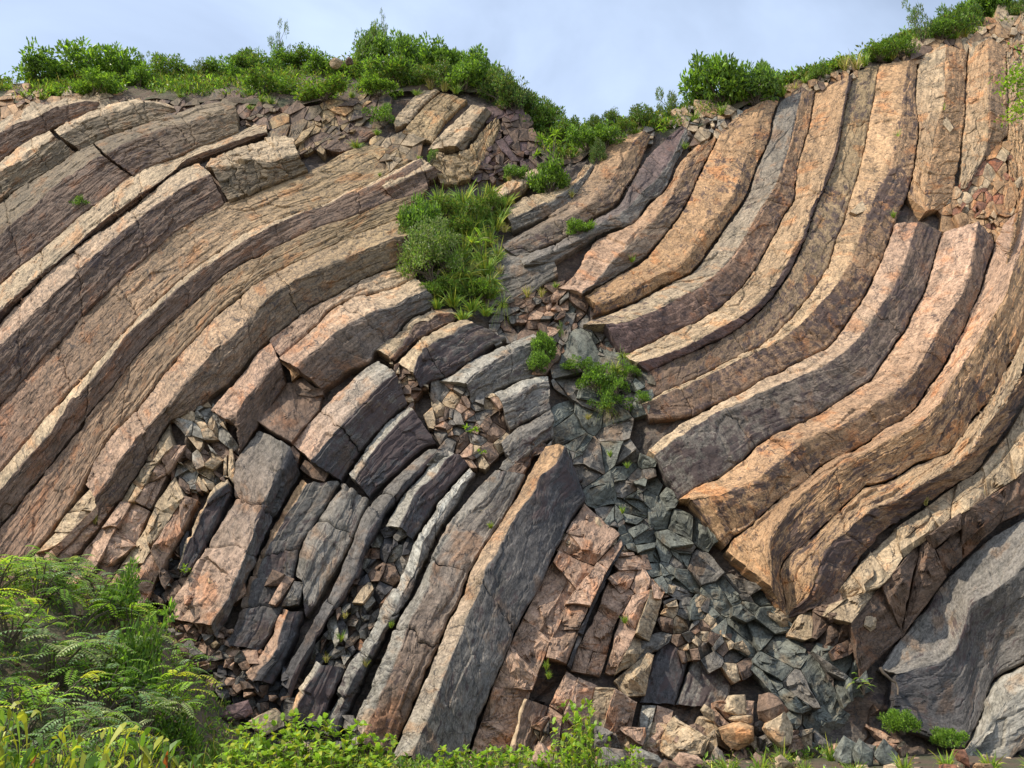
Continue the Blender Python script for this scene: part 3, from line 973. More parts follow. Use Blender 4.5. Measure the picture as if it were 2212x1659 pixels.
shatter('e120,1500 330,1550 500,1600 650,1590 840,1600 f800,300 600,330 400,340 100,380 0,360 e0,1660', 24, 'pnk tan brn', base=-.1, rough=1.2, ang=-.4, asp=1.5)
shatter('f1480,130 1900,60 1960,250 1800,450 1750,620 1480,560 1430,350', 38, 'pnk brn tan', base=-.1, rough=1.5, ang=-1.0, asp=1.5)
# ------------------------------------------------------------------ grey columns of the middle
column('g150,690 0,880 e1900,600 1930,820 1850,960 1720,1180 1620,1350 1500,1560 f1420,280 1380,420', 'g410,820 390,900 320,1040 220,1270 140,1440 e2080,1180 1970,1450 1900,1640 f1800,380 1760,470',
       'g500,1090 400,1240 330,1350 230,1540 e2170,1200 2060,1480 f2010,200 1900,400 1800,600', c='gry drk', ce='pnk gry', st=(.1, .45), js=1.9, rough=1.5)
slab('g130,610 260,430 390,300 430,300 690,390 660,520 560,640 425,795 250,690', 'brn', .2, .1, .6)
slab('c310,1545 390,1570 470,1625 500,1659 g430,290 440,240 400,120', 'ora', .08, .06, .7)
slab('g430,285 520,260 620,340 690,352 690,400 600,420 480,400', 'brn', .1, -.05, .8)
column('g430,800 640,560 900,290 1135,120', 'g590,935 830,660 1130,350 1285,200', 'g840,1115 900,1020 1100,750 1300,540 1385,480', c='pnk drk', ce='grl gry', st=(.08, .5), js=1.9, rough=1.1, base=.1)
slab('g495,1010 540,940 745,1045 700,1120 600,1090', 'brn tan', .16, .05, .7)
slab('g390,870 440,820 500,890 480,970 400,950', 'pnk', .18, .05, .9)
column('g500,1090 400,1240 330,1360 230,1540 h130,-100 50,150 -40,450 -150,620', 'g560,1130 450,1290 380,1400 280,1570 h180,-60 100,160 30,440 -90,640', 'g830,1120 700,1340 590,1500 500,1659 h440,60 380,260 320,400 240,560 150,690',
       c='ora gry', ce='drk drk', st=(.1, .42), js=1.5, rough=1.4, hf=.6)
column('g830,1130 700,1345 600,1500 510,1659 h450,60', 'g900,1160 790,1350 700,1510 610,1659 h520,100', 'g1070,1260 1010,1390 970,1500 900,1659 h780,20 640,270 540,400', c='gry gry', st=(.12, .4), js=1.6, rough=1.5, hf=.5)
slab('h200,150 270,10 370,50 330,150', 'brn', .15, .22, .7)
slab('h235,300 290,200 370,60 450,90 400,170 290,312', 'pnk', .14, .25, .7)
slab('h340,322 450,110 530,120 480,300', 'gry', .14, .2, .7)
column('h340,340 260,560 120,770 30,860', 'h400,350 330,580 300,690 170,830 100,930', 'h530,360 480,520 390,720 330,850 270,960', c='pnk drk', st=(.02, .4), js=1.6, rough=1.5, base=.12)
column('g890,1040 1100,760 1290,560 1390,490', 'g950,1100 1140,830 1300,650 1440,530', 'g1080,1240 1160,1160 1330,1020 1500,850 1620,800', c='grl drk', st=(.12, .55), js=2.2, rough=1.2)
column('g1540,840 1330,1020 1090,1270 1000,1430 920,1640 h820,30 730,200 650,330 560,480 470,650 380,830 330,960', 'g1640,850 1440,1050 1270,1240 1160,1400 1060,1550 h960,20 850,200 720,420 620,590 490,790 400,1000',
       'g1690,850 1500,1060 1350,1230 1250,1360 1170,1500 1070,1659 h1000,50 930,160 870,280 760,420 680,560 600,720 500,920 420,1100', c='gry drk', ce='drk drk', st=(.25, .5), js=2.6, rough=1.1, base=.15)
column('g1690,850 1500,1060 1350,1230 1190,1490', 'g1780,870 1600,1090 1450,1240 1330,1500', 'g1900,980 1800,1100 1640,1290 1440,1600', c='grl drk', st=(.12, .5), js=2.2, rough=1.2)
column('g1900,1000 1640,1300 1430,1640 h1330,60 1180,300 1100,480 1000,650 880,850 780,1080 650,1340', 'g1930,1030 1700,1340 1530,1600 h1450,30 1330,250 1200,480 1120,620 980,850 880,1050 730,1390',
       'g1960,1060 1800,1300 1640,1560 h1510,0 1420,220 1290,450 1200,600 1060,860 900,1200 830,1400', c='wht gry', ce='grl drk', st=(.32, .35), cr=.7, js=1.8, rough=1.5)
shatter('g1180,1510 1330,1530 1440,1620 h1300,80 1160,310 1000,640 860,840 690,800 620,760 780,420 900,250', 26, 'gry drk brn grl', base=-.25, rough=1.3, ang=-1.0, asp=1.6, st=.2)
slab('h930,290 1000,180 1080,100 1110,170 1020,295', 'tan', .2, .1, .8)
column('h620,770 540,900 440,1050 395,1180', 'h660,790 570,960 500,1070 430,1230', 'h860,830 790,1000 740,1100 640,1340', c='grl drk', ce='tan drk', st=(.05, .45), js=2.0, rough=1.4, base=.15)
column('g2100,1010 1990,1120 1880,1250 1760,1420 1680,1560 h1500,50 1420,230 1280,450 1150,750 1080,900 1000,1100 920,1330 870,1480', 'g2170,1030 2050,1250 1880,1400 1700,1640 h1620,-50 1560,150 1420,450 1340,650 1230,900 1130,1130 1010,1450',
       'o280,390 180,580 90,750 h2101,-312 1960,-80 1890,40 1800,280 1700,480 1500,950 1400,1200 1255,1540', c='gry gry', ce='grl brn', st=(.1, .3), js=2.6, rough=1.3, hf=.6, base=.1)
B11L = 'o720,440 780,600 680,710 580,920 460,1150 370,1360 240,1580 p220,450 130,680 30,930 h2100,1000 1980,1280 1860,1640'
column('o420,170 330,320 180,600 50,800 h2060,-250 1960,-70 1900,40 1810,280 1700,500 1500,950 1400,1220 1260,1550', 'o600,150 520,300 400,400 330,560 210,700 150,800 40,1020 h2050,0 1970,230 1880,420 1820,580 1720,820 1640,1050 1570,1230 1420,1560',
       B11L, c='ora drk', ce='grl gry', st=(.03, .36), cr=.45, js=4.5, rough=.9, base=.2, lam=.25)
# ------------------------------------------------------------------ brown blocky foot of the middle
blocky('o760,640 640,840 560,980 470,1170 370,1380 250,1590 p210,480 90,780 0,1000 h2000,1280 1880,1630', 'o1050,900 880,1090 730,1320 610,1450 540,1590 p500,500 430,750 290,1060 230,1300 150,1640', c='pnk', size=1.0)
blocky('o1060,930 890,1090 730,1320 610,1450 540,1590 p500,500 440,740', 'o1080,980 980,1130 900,1290 820,1450 p790,370 700,560 610,800', 'o1090,990 1000,1140 910,1340 800,1580 p820,400 720,620 640,840', c='pnk drk', base=.12, size=0.9)
blocky('p600,860 540,1020 470,1150 380,1380 320,1570', 'p700,920 640,1100 560,1300 520,1600', 'p860,990 830,1150 740,1480 700,1620', c='pnk pnk', size=0.9)
blocky('p960,100 870,350 740,560 640,850', 'p1170,200 1020,450 950,700 880,900', c='pnk', base=-.25, size=0.9)
blocky('p1160,220 1030,460 950,750 930,880', 'p1300,180 1240,420 1100,700 1010,880', 'p1420,200 1380,400 1290,620 1160,810', c='pnk tan', size=1.0)
blocky('p850,1000 820,1180 740,1480', 'p1010,1000 930,1230 870,1470', 'p1190,1120 1150,1280 1100,1490', c='tan pnk', size=1.1)
blocky('p1240,1150 1210,1280 1140,1600', 'p1350,1150 1290,1350 1250,1600', 'p1490,1200 1390,1350 1410,1600', c='grl pnk', size=1.0)
column('p250,1080 190,1280 90,1640', 'p290,1090 220,1300 150,1640', 'p470,1150 420,1340 330,1600', c='tan brn', st=(.05, .3), js=1.4, rough=1.5, base=.1)
slab('p1000,940 1130,830 1280,700 1335,720 1290,900 1260,1060 1100,1070', 'tan pnk', .25, .12, 1.0)
slab('p1440,1300 1500,1230 1660,1330 1800,1420 1740,1560 1500,1600 1360,1500', 'tan pnk', .4, .15, 1.1)
column('p1440,540 1370,660 1290,900 1230,1110', 'p1640,740 1560,970 1515,1130', c='drk', st=.35, js=2, rough=1.0, base=-.2)
column('p1650,760 1590,950 1530,1130', 'p1980,880 1950,1050 1900,1170', c='gry', st=.4, js=1.5, rough=1.0, base=-.25)
shatter('o860,740 1060,890 1110,990 1280,1085 1410,1240 p1430,180 1420,210 1180,190 980,80 o1000,1120 1090,980 880,1080 700,1200 640,850', 36, 'pnk tan pnk', base=-.15, rough=1.3)
# ------------------------------------------------------------------ grey-green dyke
slab('j560,760 590,590 680,510 790,540 900,740 880,830 540,810', 'dyk', .25, -.1, .7, 0, .2)
shatter('j500,1080 540,840 880,830 1080,800 1260,960 1220,1150 1130,1300 1150,1400 1270,1500 1280,1659 o1270,480 1460,590 1340,780 1150,900 1060,880 880,720 780,600 720,430 650,260 590,140 j520,1600 500,1350', 50, 'dyk dyk gry', .26, -.2, 1.2, .02, .3, name='dyke', steep=1.0)
shatter('o1150,900 1340,780 1460,590 1640,660 1830,880 1860,1010 1870,1210 2010,1350 n0,250 260,420 390,660 700,670 830,840 850,1000 830,1180 730,1330 540,1480 350,1400 250,1200 100,1000 p2080,700 1950,620 1790,430 1690,270 1450,250 1440,100 o1410,1240 1280,1080 1110,990',
        66, 'dyk dyk dyk gry', .26, -.2, 1.2, .02, .3, name='dyke', ang=.7, asp=1.5, steep=.85)
shatter('p1450,300 1690,270 1790,430 1950,620 2080,720 2090,830 2000,1000 1980,880 1650,760 1640,740 1500,540 1400,560 1430,480', 34, 'tan gry tan brn', .3, -.15, 1.1)
shatter('j0,340 220,270 400,150 510,160 510,330 600,340 600,480 460,560 400,480 180,440 0,430', 27, 'pnk brn gry', base=-.2, rough=1.2, ang=-.4, asp=1.5)
column('j-120,60 200,-40 500,-90', 'j-60,330 230,260 390,150 540,60', c='gry', st=.2, js=2, rough=1.4)
column('i-140,1420 60,1350 230,1460', 'j-160,20 100,10 330,-60 520,-100', c='gry', st=.15, js=2, rough=1.4)
shatter('j0,440 180,440 400,490 470,560 560,620 540,820 500,900 440,880 250,900 260,640 330,570 0,700', 30, 'gry gry brn', base=-.25, rough=1.1)
shatter('g1550,350 1640,290 1860,290 1930,480 2110,420 2170,480 2250,690 2160,780 2090,960 2000,990 1930,970 1790,830 1620,800 1590,620', 29, 'gry brn tan pnk', base=-.12, rough=1.3)
shatter('g1280,150 1450,200 1500,350 1400,500 1350,430', 22, 'tan brn', base=0, rough=1.1)
# ------------------------------------------------------------------ S-shaped columns
column('i0,900 180,790 345,725', 'i20,1000 220,880 410,765', 'i0,1060 200,985 415,775', c='tan olv', js=.9, rough=1.3, st=(.1, .2), ext=False)
column('i60,1070 260,960 450,930 620,870 760,700', 'i140,1150 400,1030 490,990 640,900 830,700', 'i170,1250 350,1180 560,1070 680,960 850,720', c='tan gry', st=(.15, .2), js=1.3, rough=1.4)
S2L = 'i200,1460 400,1385 640,1275 820,1135 1010,1035 1100,890 1200,740 1260,590 1310,470'
S3L = 'i520,1500 720,1380 920,1260 1150,1190 1290,1010 1390,950 1470,820 1530,660 1650,460'
S4L = 'j860,170 1000,90 i1250,1470 1400,1300 1530,1130 1640,940 1720,750 1820,560 1870,440'
S5L = 'j820,420 1150,300 1400,160 1640,40 i1780,1420 1950,1175 2100,960 2190,700 k100,1150 130,960 180,840'
S6L = 'j1080,745 1250,660 1500,540 1720,440 1900,320 2000,230 2090,130 l0,650 60,540 140,400 230,220 310,90 k330,1400 390,1190 440,1000 480,760'
S7L = 'j1290,870 1550,750 1900,590 2130,440 l60,990 170,860 290,680 400,420 500,130 k560,1560 650,1330 700,1100 740,850 800,600'
S8L = 'j1230,1140 1450,1020 1700,910 1950,785 2190,670 l100,1260 250,1120 340,1010 440,890 590,650 660,420 710,310 770,110 k860,1370 910,1130 950,900 985,700 1015,530'
S9L = 'j1430,1390 1650,1250 1850,1140 2050,1045 2190,950 l100,1570 300,1470 450,1400 590,1320 700,1190 800,1040 890,900 960,760 1020,640 1080,480 1140,310'
S10L = 'o1540,610 1700,490 1900,400 2100,240 m0,590 150,505 270,450 420,385 560,300 720,200 850,105 l930,1610 1010,1500 1130,1320 1220,1190 1290,1050 1380,880 1450,680 1480,570 1520,420 1540,380'
S11L = 'o1920,1000 1980,930 2080,860 m0,1220 100,1120 250,990 380,910 490,810 600,730 760,660 920,570 1040,480 1180,400 1280,330 1350,240 1430,110 l1480,1600 1560,1480 1640,1330 1710,1200 1760,1060 1820,950 1870,820 1900,700 1950,560 1975,450'
S12L = 'n240,405 m200,1615 380,1420 560,1250 700,1120 830,1010 910,940 1080,890 1220,815 1330,750 1480,700 1610,640 1690,560 1780,400 1870,300 1950,210 l2010,1659 2080,1500 2170,1350 2235,1200'
S13L = 'n260,420 420,360 540,310 640,250 720,160 m860,1560 980,1420 1030,1330 1220,1210 1340,1140 1480,1040 1600,960 1690,900 1790,850 1890,750 1960,640 2050,520 2110,400 2215,200'
column('i60,1360 300,1230 500,1090 660,970 800,780 920,580 1010,490', 'i100,1400 300,1300 520,1170 700,1080 830,1000 960,850 1090,630 1180,500 1250,420', S2L, c='gry gry', ce='ora ora', st=(0.24, 0.40), js=2.3, rough=1.1, hf=.8, lam=.45)
column('i220,1480 400,1400 640,1280 850,1140 1030,1060 1130,890 1230,700 1330,570 1560,380', 'i250,1530 480,1430 700,1330 900,1190 1110,1070 1220,940 1350,830 1470,670 1600,390', S3L, c='gry gry', ce='pur gry', st=(0.24, 0.29), js=1.7, rough=1.4, hf=.8, lam=.45)
column('j520,170 650,90 i850,1330 1150,1200 1300,1010 1400,940 1480,820 1540,690 1690,540', 'j740,210 850,120 i1050,1430 1170,1310 1350,1130 1480,970 1560,790 1620,670 1730,550', S4L, c='pnk gry', ce='ora ora', st=(0.24, 0.40), js=2.3, rough=1.2, hf=.8, lam=.45)
column('j760,240 880,160 1000,90 i1260,1480 1390,1320 1530,1140 1640,950 1720,760 1830,560 1900,410 2080,250', 'j850,310 1040,240 1300,100 1530,0 i1600,1480 1720,1330 1850,1150 1980,960 2080,700 2140,500 k60,830', S5L, c='ora ora', st=(0.32, 0.40), js=4.0, rough=1.0, hf=.8, lam=.45)
column('j740,480 900,420 1150,310 1420,165 1650,50 i1790,1430 1960,1180 2100,970 2200,700 k110,1150 140,960 190,840', 'j930,470 1150,440 1370,350 1550,250 1700,165 1850,60 i2000,1440 2120,1240 2212,1080 k130,1590 210,1390 290,1130 340,900 375,750', S6L,
       c='tan pur', ce='gry ora', st=(0.33, 0.40), js=4.0, hf=.8, lam=.45)
column(S6L, 'j1200,800 1450,720 1700,610 1900,500 2090,395 2180,330 l60,920 150,810 240,650 330,510 400,380 470,140 k530,1600 590,1410 650,1240 690,1030 720,880 765,630', S7L, c='tan pur', ce='ora brn', st=(0.24, 0.40), js=4.5, hf=.8, lam=.45)
column(S7L, S8L, c='brn', ce='yel', st=.42, ste=.3, js=4.5, base=-.05, hf=.8, lam=.45)
column(S8L, 'j1240,1150 1470,1040 1700,940 1960,810 2190,690 l150,1300 330,1160 490,1000 620,860 720,720 790,600 850,430 900,290 1000,30 k1070,1480 1130,1250 1180,1050 1210,830 1235,650 1260,500',
       'j1300,1270 1650,1225 1850,1130 2050,1040 2190,950 l100,1570 300,1470 450,1400 590,1320 700,1190 800,1040 890,900 960,760 1020,640 1080,480 1140,310 1240,80 k1280,1500 1330,1200 1340,1000 1310,800 1335,480', c='tan brn', ce='ora ora', st=(0.24, 0.40), js=4.0, rough=1.1, hf=.8, lam=.45)
column('o1290,190 ' + S9L, 'o1340,230 j1440,1480 1700,1310 1850,1210 2050,1130 2190,1065 m200,90 400,0 l600,1450 730,1370 830,1270 960,1090 1030,990 1120,850 1220,650 1250,540 1300,390 1335,290', S10L, c='tan gry', ce='pnk brn', st=(0.24, 0.40), js=4.5, rough=1.0, base=.1, hf=.8, lam=.45)
column(S10L, 'o1640,590 1900,560 2190,440 m170,750 300,640 400,560 500,505 640,460 800,370 960,270 1150,150 1250,60 l1300,1560 1380,1430 1450,1300 1540,1140 1620,1020 1700,880 1760,740 1800,520 1835,290', S11L, c='ora ora', ce='pnk brn', st=(0.24, 0.40), js=4.5, rough=1.0, base=.08, hf=.8, lam=.45)
column('o1930,1020 ' + S11L[11:] + ' 1990,420 2060,300', 'n120,150 m100,1400 220,1200 300,1090 400,990 520,890 640,790 780,710 920,640 1060,565 1190,495 1310,430 1400,370 1490,270 1560,170 l1650,1560 1760,1400 1860,1240 1950,1080 2040,940 2085,840 2130,680 2215,480', S12L,
       c='ora ora', ce='pnk ora', st=(0.24, 0.40), js=4.5, rough=1.0, base=.05, hf=.8, lam=.45)
column(S12L, 'n300,330 450,200 m560,1500 740,1300 940,1130 1140,1060 1330,940 1510,850 1650,760 1760,650 1850,500 1950,380 2060,250 2160,60', S13L, c='ora brn', ce='tan ora', st=(0.33, 0.46), js=4.0, rough=1.3, hf=.8, lam=.45)
blocky('n420,370 560,320 720,190 m870,1580 1000,1420 1230,1220 1480,1060 1690,910 1890,770 2060,540 2215,260', 'n780,450 900,250 1050,130 m1240,1500 1420,1340 1560,1250 1700,1150 1850,1060 2050,950 2215,800', 'n850,900 1000,830 1200,560 1390,330 1510,130 m1760,1480 1870,1390 2020,1240 2190,1170 2240,1130', c='tan brn', size=1.1)
slab('m1600,1150 1720,990 1810,1030 1780,1130 1640,1230', 'ora', .25, .25, .8)
slab('n790,50 960,0 970,60 880,140 900,200', 'tan', .2, .2, .8)
slab('n880,480 920,310 1010,310 980,500 940,530', 'tan', .2, .2, .8)
shatter('n270,430 540,330 720,190 900,230 900,470 830,690 700,670 390,660 300,480', 44, 'tan pnk brn', base=-.12, rough=1.4, ang=-.9, asp=1.4)
# upper right wall
column('l1240,70 k1270,1560 1320,1280 1345,1050 1310,870 1325,650 1345,470', 'l1400,200 k1400,1550 1450,1280 1490,1050 1550,850 1560,600 1565,370', 'l1560,170 1620,60 k1650,1480 1700,1180 1720,950 1735,650 1745,430', c='ora ora', ce='tan ora', st=(.2, .25), js=2.0, rough=1.2)
column('k1690,1560 1700,1250 1720,1000 1737,700 1748,440', 'k1730,1560 1880,1290 1918,1100 1920,800 1925,550 1920,310', 'k1745,1540 1920,1290 2078,1110 2082,950 2080,700 2068,390', c='tan brn', ce='ora ora', st=(.14, .2), js=3.0)
column('k2085,1500 2084,1250 2086,1000 2082,650 2070,400', 'k2330,1520 2330,1250 2330,1000 2330,650 2330,350', c='ora', ce='tan', st=.25, js=2.2, rough=1.3)
shatter('k1910,1290 2080,1120 2082,1500 l2060,200 2040,300 1980,420 1830,285 1720,300 1560,380 1540,380 1500,250 1620,70 k1720,1560', 25, 'ora tan ora red', base=-.1, rough=1.2)
shatter('k2085,1500 2300,1510 l2300,300 2060,300', 26, 'ora tan red', base=-.1, rough=1.2)
column('l2040,310 1980,460 1960,600', 'l2140,330 2100,500 2060,700', 'l2225,330 2200,560 2140,760', c='pnk ora', js=3, rough=1.2, base=.1)
slab('l770,210 850,130 1000,20 990,90 900,200 820,230', 'tan', .2, .25, .8)
slab('k1490,1080 1480,960 1550,940 1630,1060 1600,1100 1540,1030', 'tan', .25, .3, .6)
slab('k1380,940 1510,880 1490,1000 1390,1000', 'red', .15, .1, .6)
shatter('k1180,470 1310,380 1380,330 1520,275 1600,290 1740,320 1730,440 1560,370 1330,470 1320,500 1190,520', 20, 'tan ora brn', base=.05, rough=1.0)
shatter('k1820,200 1980,150 2110,120 2300,200 2300,420 2070,395 1920,310 1830,320', 24, 'tan ora', base=0, rough=1.0)
shatter('i1000,490 1180,400 1330,430 1300,480 1250,430 1100,560', 18, 'tan gry', base=-.1)
shatter('i1650,460 1700,440 1830,430 1800,490 1740,545 1690,540', 18, 'brn tan', base=-.05)
shatter('i1400,330 1560,260 1900,230 2100,200 2080,255 1900,410 1830,400 1640,390', 20, 'tan grl', base=-.2, skip=.2)
shatter('k180,840 320,700 500,690 620,600 740,590 800,600 765,630 480,760 370,755', 15, 'tan ora brn', base=0)
# the big dark boulders at the foot
column('n1010,840 1200,570 1400,330 1510,150 m1880,1400 2215,1190', 'n1160,880 1330,820 1520,790 1640,680 1720,490 1780,300 1950,200 2215,0', 'n1120,1290 1400,1400 1700,1490 1790,1370 1900,1100 2000,890 2215,780', c='gry drk', ce='gry gry', st=(.3, .38), cr=.05, js=30, rough=.8, hf=.9, lam=.05, name='boulder_face', base=-.1)
column('n1720,1500 1810,1330 1910,1070 2010,900 2230,780', 'n1760,1580 1860,1450 1960,1250 2090,1080 2230,1000', 'n1780,1640 1950,1620 2100,1590 2230,1500', c='grl grl', st=(.15, .2), cr=.1, js=30, rough=1.2, lam=.1, name='boulder_face', base=.1, hf=.7)

# stones that fill the joint between the dyke and the column noses, and the foot of the face
shatter('j600,250 760,250 740,480 900,480 1080,740 1290,870 1230,1140 1000,900 880,740 790,540 600,480', 26, 'gry brn dyk', base=-.4, rough=1.1)
shatter('1130,1560 1300,1575 1500,1570 1640,1585 1800,1600 1960,1610 1960,1690 1130,1690', 34, 'pnk tan gry pnk', base=.1, rough=1.2)
shatter('540,1400 640,1470 720,1560 860,1600 880,1690 560,1690 470,1480', 30, 'gry brn drk', base=-.2, rough=1.2)
shatter('380,1330 480,1360 560,1420 560,1500 420,1480 340,1400', 32, 'brn pnk gry', base=-.15, rough=1.2)

# the wall goes on beside the view
for q in range(8):
    x0 = 2262 + q * 92
    ln = []
    for f in (0, .55, 1.0):
        xx = x0 + 92 * f
        yt = np.interp(xx, RIM[:, 0], RIM[:, 1]) + 6
        ln.append(' '.join('%d,%d' % v for v in ((xx + 25, yt), (xx + 20, yt + 330), (xx + 5, 760), (xx + 30 + 14 * q, 1120))))
    column(*ln, c=('ora brn', 'tan ora', 'pnk brn', 'grl gry')[q % 4], st=(.24, .36), js=3.5, ext=False, lam=.5)
for q in range(7):
    ln = []
    for f in (0, .45, 1.0):
        yy = 300 + (q + f) * 92
        ln.append(' '.join('%d,%d' % v for v in ((-470, yy + 520), (-560, yy + 700), (-660, yy + 900), (-780, yy + 1120))))
    column(*ln, c=('tan brn', 'rus rus', 'pnk brn')[q % 3], st=(.1, .3), js=3, ext=False, lam=.8)
# ------------------------------------------------------------------ plants
GR = dict(deep=(.06, .125, .024), mid=(.105, .205, .032), bright=(.175, .305, .042), yel=(.33, .37, .05), lime=(.22, .36, .05), pale=(.21, .27, .12), olive=(.15, .18, .045),
          blue=(.11, .19, .085), dry=(.34, .285, .14), red=(.32, .095, .035), straw=(.42, .36, .19))
GR = {k: np.array(v) for k, v in GR.items()}

GAIN = np.array([1.36, 1.22, 1.1])

def unit(v):
    return v / (np.linalg.norm(v, axis=-1, keepdims=True) + 1e-9)

class Foliage:
    def __init__(s):
        s.V, s.F, s.C, s.n = [], [], [], 0
    def add(s, V, F, C):
        s.V.append(V)
        s.F.append(F + s.n)
        s.C.append(C)
        s.n += len(V)
    def leaves(s, c, d, nrm, L, Wd, col, fold=0.25):
        """folded four-cornered leaves"""
        n = len(c)
        d = unit(d)
        side = unit(np.cross(d, nrm))
        up = np.cross(side, d)
        L = np.broadcast_to(np.asarray(L, float), (n,))[:, None]
        Wd = np.broadcast_to(np.asarray(Wd, float), (n,))[:, None]
        m = c + d * L * 0.45
        V = np.stack([c, m + side * Wd / 2 + up * Wd * fold, c + d * L - up * L * 0.12, m - side * Wd / 2 + up * Wd * fold], 1).reshape(-1, 3)
        k = np.arange(n)[:, None] * 4
        F = np.concatenate([k + [[0, 1, 2]], k + [[0, 2, 3]]])
        s.add(V, F, np.repeat(col, 4, 0))
    def long_leaves(s, c, d, nrm, L, Wd, col, droop=0.3, seg=4):
        """curved leaves or blades with a midline of several joints"""
        n = len(c)
        d = unit(d)
        side = unit(np.cross(d, nrm))
        L = np.broadcast_to(np.asarray(L, float), (n,))
        Wd = np.broadcast_to(np.asarray(Wd, float), (n,))
        droop = np.broadcast_to(np.asarray(droop, float), (n,))
        R = []
        prof = [0.35, 1.0, 0.85, 0.45, 0.0] if seg == 4 else list(np.linspace(1, 0, seg + 1) ** .6)
        for k in range(seg + 1):
            t = k / seg
            p = c + d * (L * t)[:, None] - np.array([0, 0, 1.0]) * (droop * L * t * t)[:, None]
            w = (Wd * prof[k] / 2)[:, None]
            R += [p - side * w, p + side * w]
        V = np.stack(R, 1).reshape(-1, 3)
        m = 2 * (seg + 1)
        base = np.arange(n)[:, None] * m
        F = []
        for k in range(seg):
            F.append(base + [[2 * k, 2 * k + 1, 2 * k + 3]])
            F.append(base + [[2 * k, 2 * k + 3, 2 * k + 2]])
        s.add(V, np.concatenate(F), np.repeat(col, m, 0))
    def mesh(s, name):
        return mesh_np(name, np.vstack(s.V), np.vstack(s.F), dict(col=np.vstack(s.C)))

def tubes(paths, name='stem', sides=5):
    V, F, n = [], [], 0
    for pts, r0, r1 in paths:
        pts = np.asarray(pts, float)
        m = len(pts)
        d = unit(np.gradient(pts, axis=0))
        a = unit(np.cross(d, np.array([0.3, 0.9, 0.2])))
        b = np.cross(d, a)
        th = np.arange(sides) * 2 * pi / sides
        r = np.linspace(r0, r1, m)
        ring = pts[:, None] + (a[:, None] * np.cos(th)[None, :, None] + b[:, None] * np.sin(th)[None, :, None]) * r[:, None, None]
        V.append(ring.reshape(-1, 3))
        i = np.arange(m * sides).reshape(m, sides)
        F.append((np.stack([i[:-1], np.roll(i[:-1], -1, 1), np.roll(i[1:], -1, 1), i[1:]], -1).reshape(-1, 4)) + n)
        n += m * sides
    return mesh_np(name, np.vstack(V), np.vstack(F), smooth=True)

def rvec(rg, n):
    return unit(rg.normal(size=(n, 3)))

def tint(rg, n, names, jit=0.25):
    names = names.split()
    c = np.array([GR[k] for k in names])[rg.integers(len(names), size=n)]
    return c * np.exp(rg.normal(0, jit, (n, 1))) * GAIN

def shrub_proto(seed, nclump=34, per=105, leaf=0.125, asp=0.5, cols='deep mid mid bright olive', tip='lime', spread=1.0, airy=0.0, long=False):
    """unit shrub: about 2 wide, 1 high, standing on the origin"""
    rg = np.random.default_rng(seed)
    F = Foliage()
    paths = []
    for k in range(nclump):
        th = rg.uniform(0, 2 * pi)
        ph = math.acos(rg.uniform(0.0, 1.0))
        rr = rg.uniform(.55, 1.0) * (1 + rg.normal(0, .10 + airy * .3))
        cc = np.array([cos(th) * sin(ph) * rr * spread, sin(th) * sin(ph) * rr * spread, max(.12, cos(ph) * rr * .92)])
        cr = rg.uniform(.20, .36) * (1 - airy * .35)
        n = int(per * rg.uniform(.7, 1.3))
        d = rvec(rg, n)
        d[:, 2] = d[:, 2] * .8 + .2
        p = cc + d * cr * (rg.uniform(.25, 1.0, n) ** .6)[:, None] * np.array([1, 1, .8])
        c = tint(rg, n, cols) * rg.uniform(.75, 1.2)
        t = sm(p[:, 2], .35, 1.0) * rg.random(n)
        c = c * (1 - t[:, None] * .55) + GR[tip] * t[:, None] * .55
        dd = unit(d + rvec(rg, n) * .7 + np.array([0, 0, .35]))
        nn = unit(rvec(rg, n) + np.array([0, 0, 1.0]))
        if long:
            F.long_leaves(p, dd, nn, leaf * rg.uniform(.7, 1.4, n), leaf * asp, c, .35)
        else:
            F.leaves(p, dd, nn, leaf * rg.uniform(.6, 1.35, n), leaf * asp * rg.uniform(.8, 1.2, n), c)
        if k % 2 == 0:
            a = np.array([rg.normal(0, .06), rg.normal(0, .06), -.12])
            m_ = cc * np.array([.35, .35, .55]) + rg.normal(0, .05, 3)
            paths.append(([a, (a + m_) / 2 + rg.normal(0, .02, 3), m_, (m_ + cc) / 2 + rg.normal(0, .03, 3), cc + (cc - m_) * .3], .028, .007))
    return F.mesh('foliage'), tubes(paths)

def tuft_proto(seed, n=110, cols='mid bright yel lime', w=0.042, spread=.75, droop=.55, hang=0.0):
    """unit grass tuft, about 1 high"""
    rg = np.random.default_rng(seed)
    F = Foliage()
    th = rg.uniform(0, 2 * pi, n)
    lean = rg.uniform(.05, spread, n)
    d = np.stack([np.cos(th) * lean, np.sin(th) * lean, np.full(n, 1.0) - hang * rg.uniform(0, 1.6, n)], -1)
    p = np.stack([np.cos(th), np.sin(th), th * 0], -1) * rg.uniform(0, .12, n)[:, None]
    p[:, 2] -= .04
    F.long_leaves(p, d, np.stack([-np.sin(th) + .01, np.cos(th), th * 0 + .3], -1) + rvec(rg, n) * .5, rg.uniform(.45, 1.15, n), w * rg.uniform(.6, 1.4, n), tint(rg, n, cols), droop * rg.uniform(.4, 1.6, n), 5)
    return F.mesh('blades')

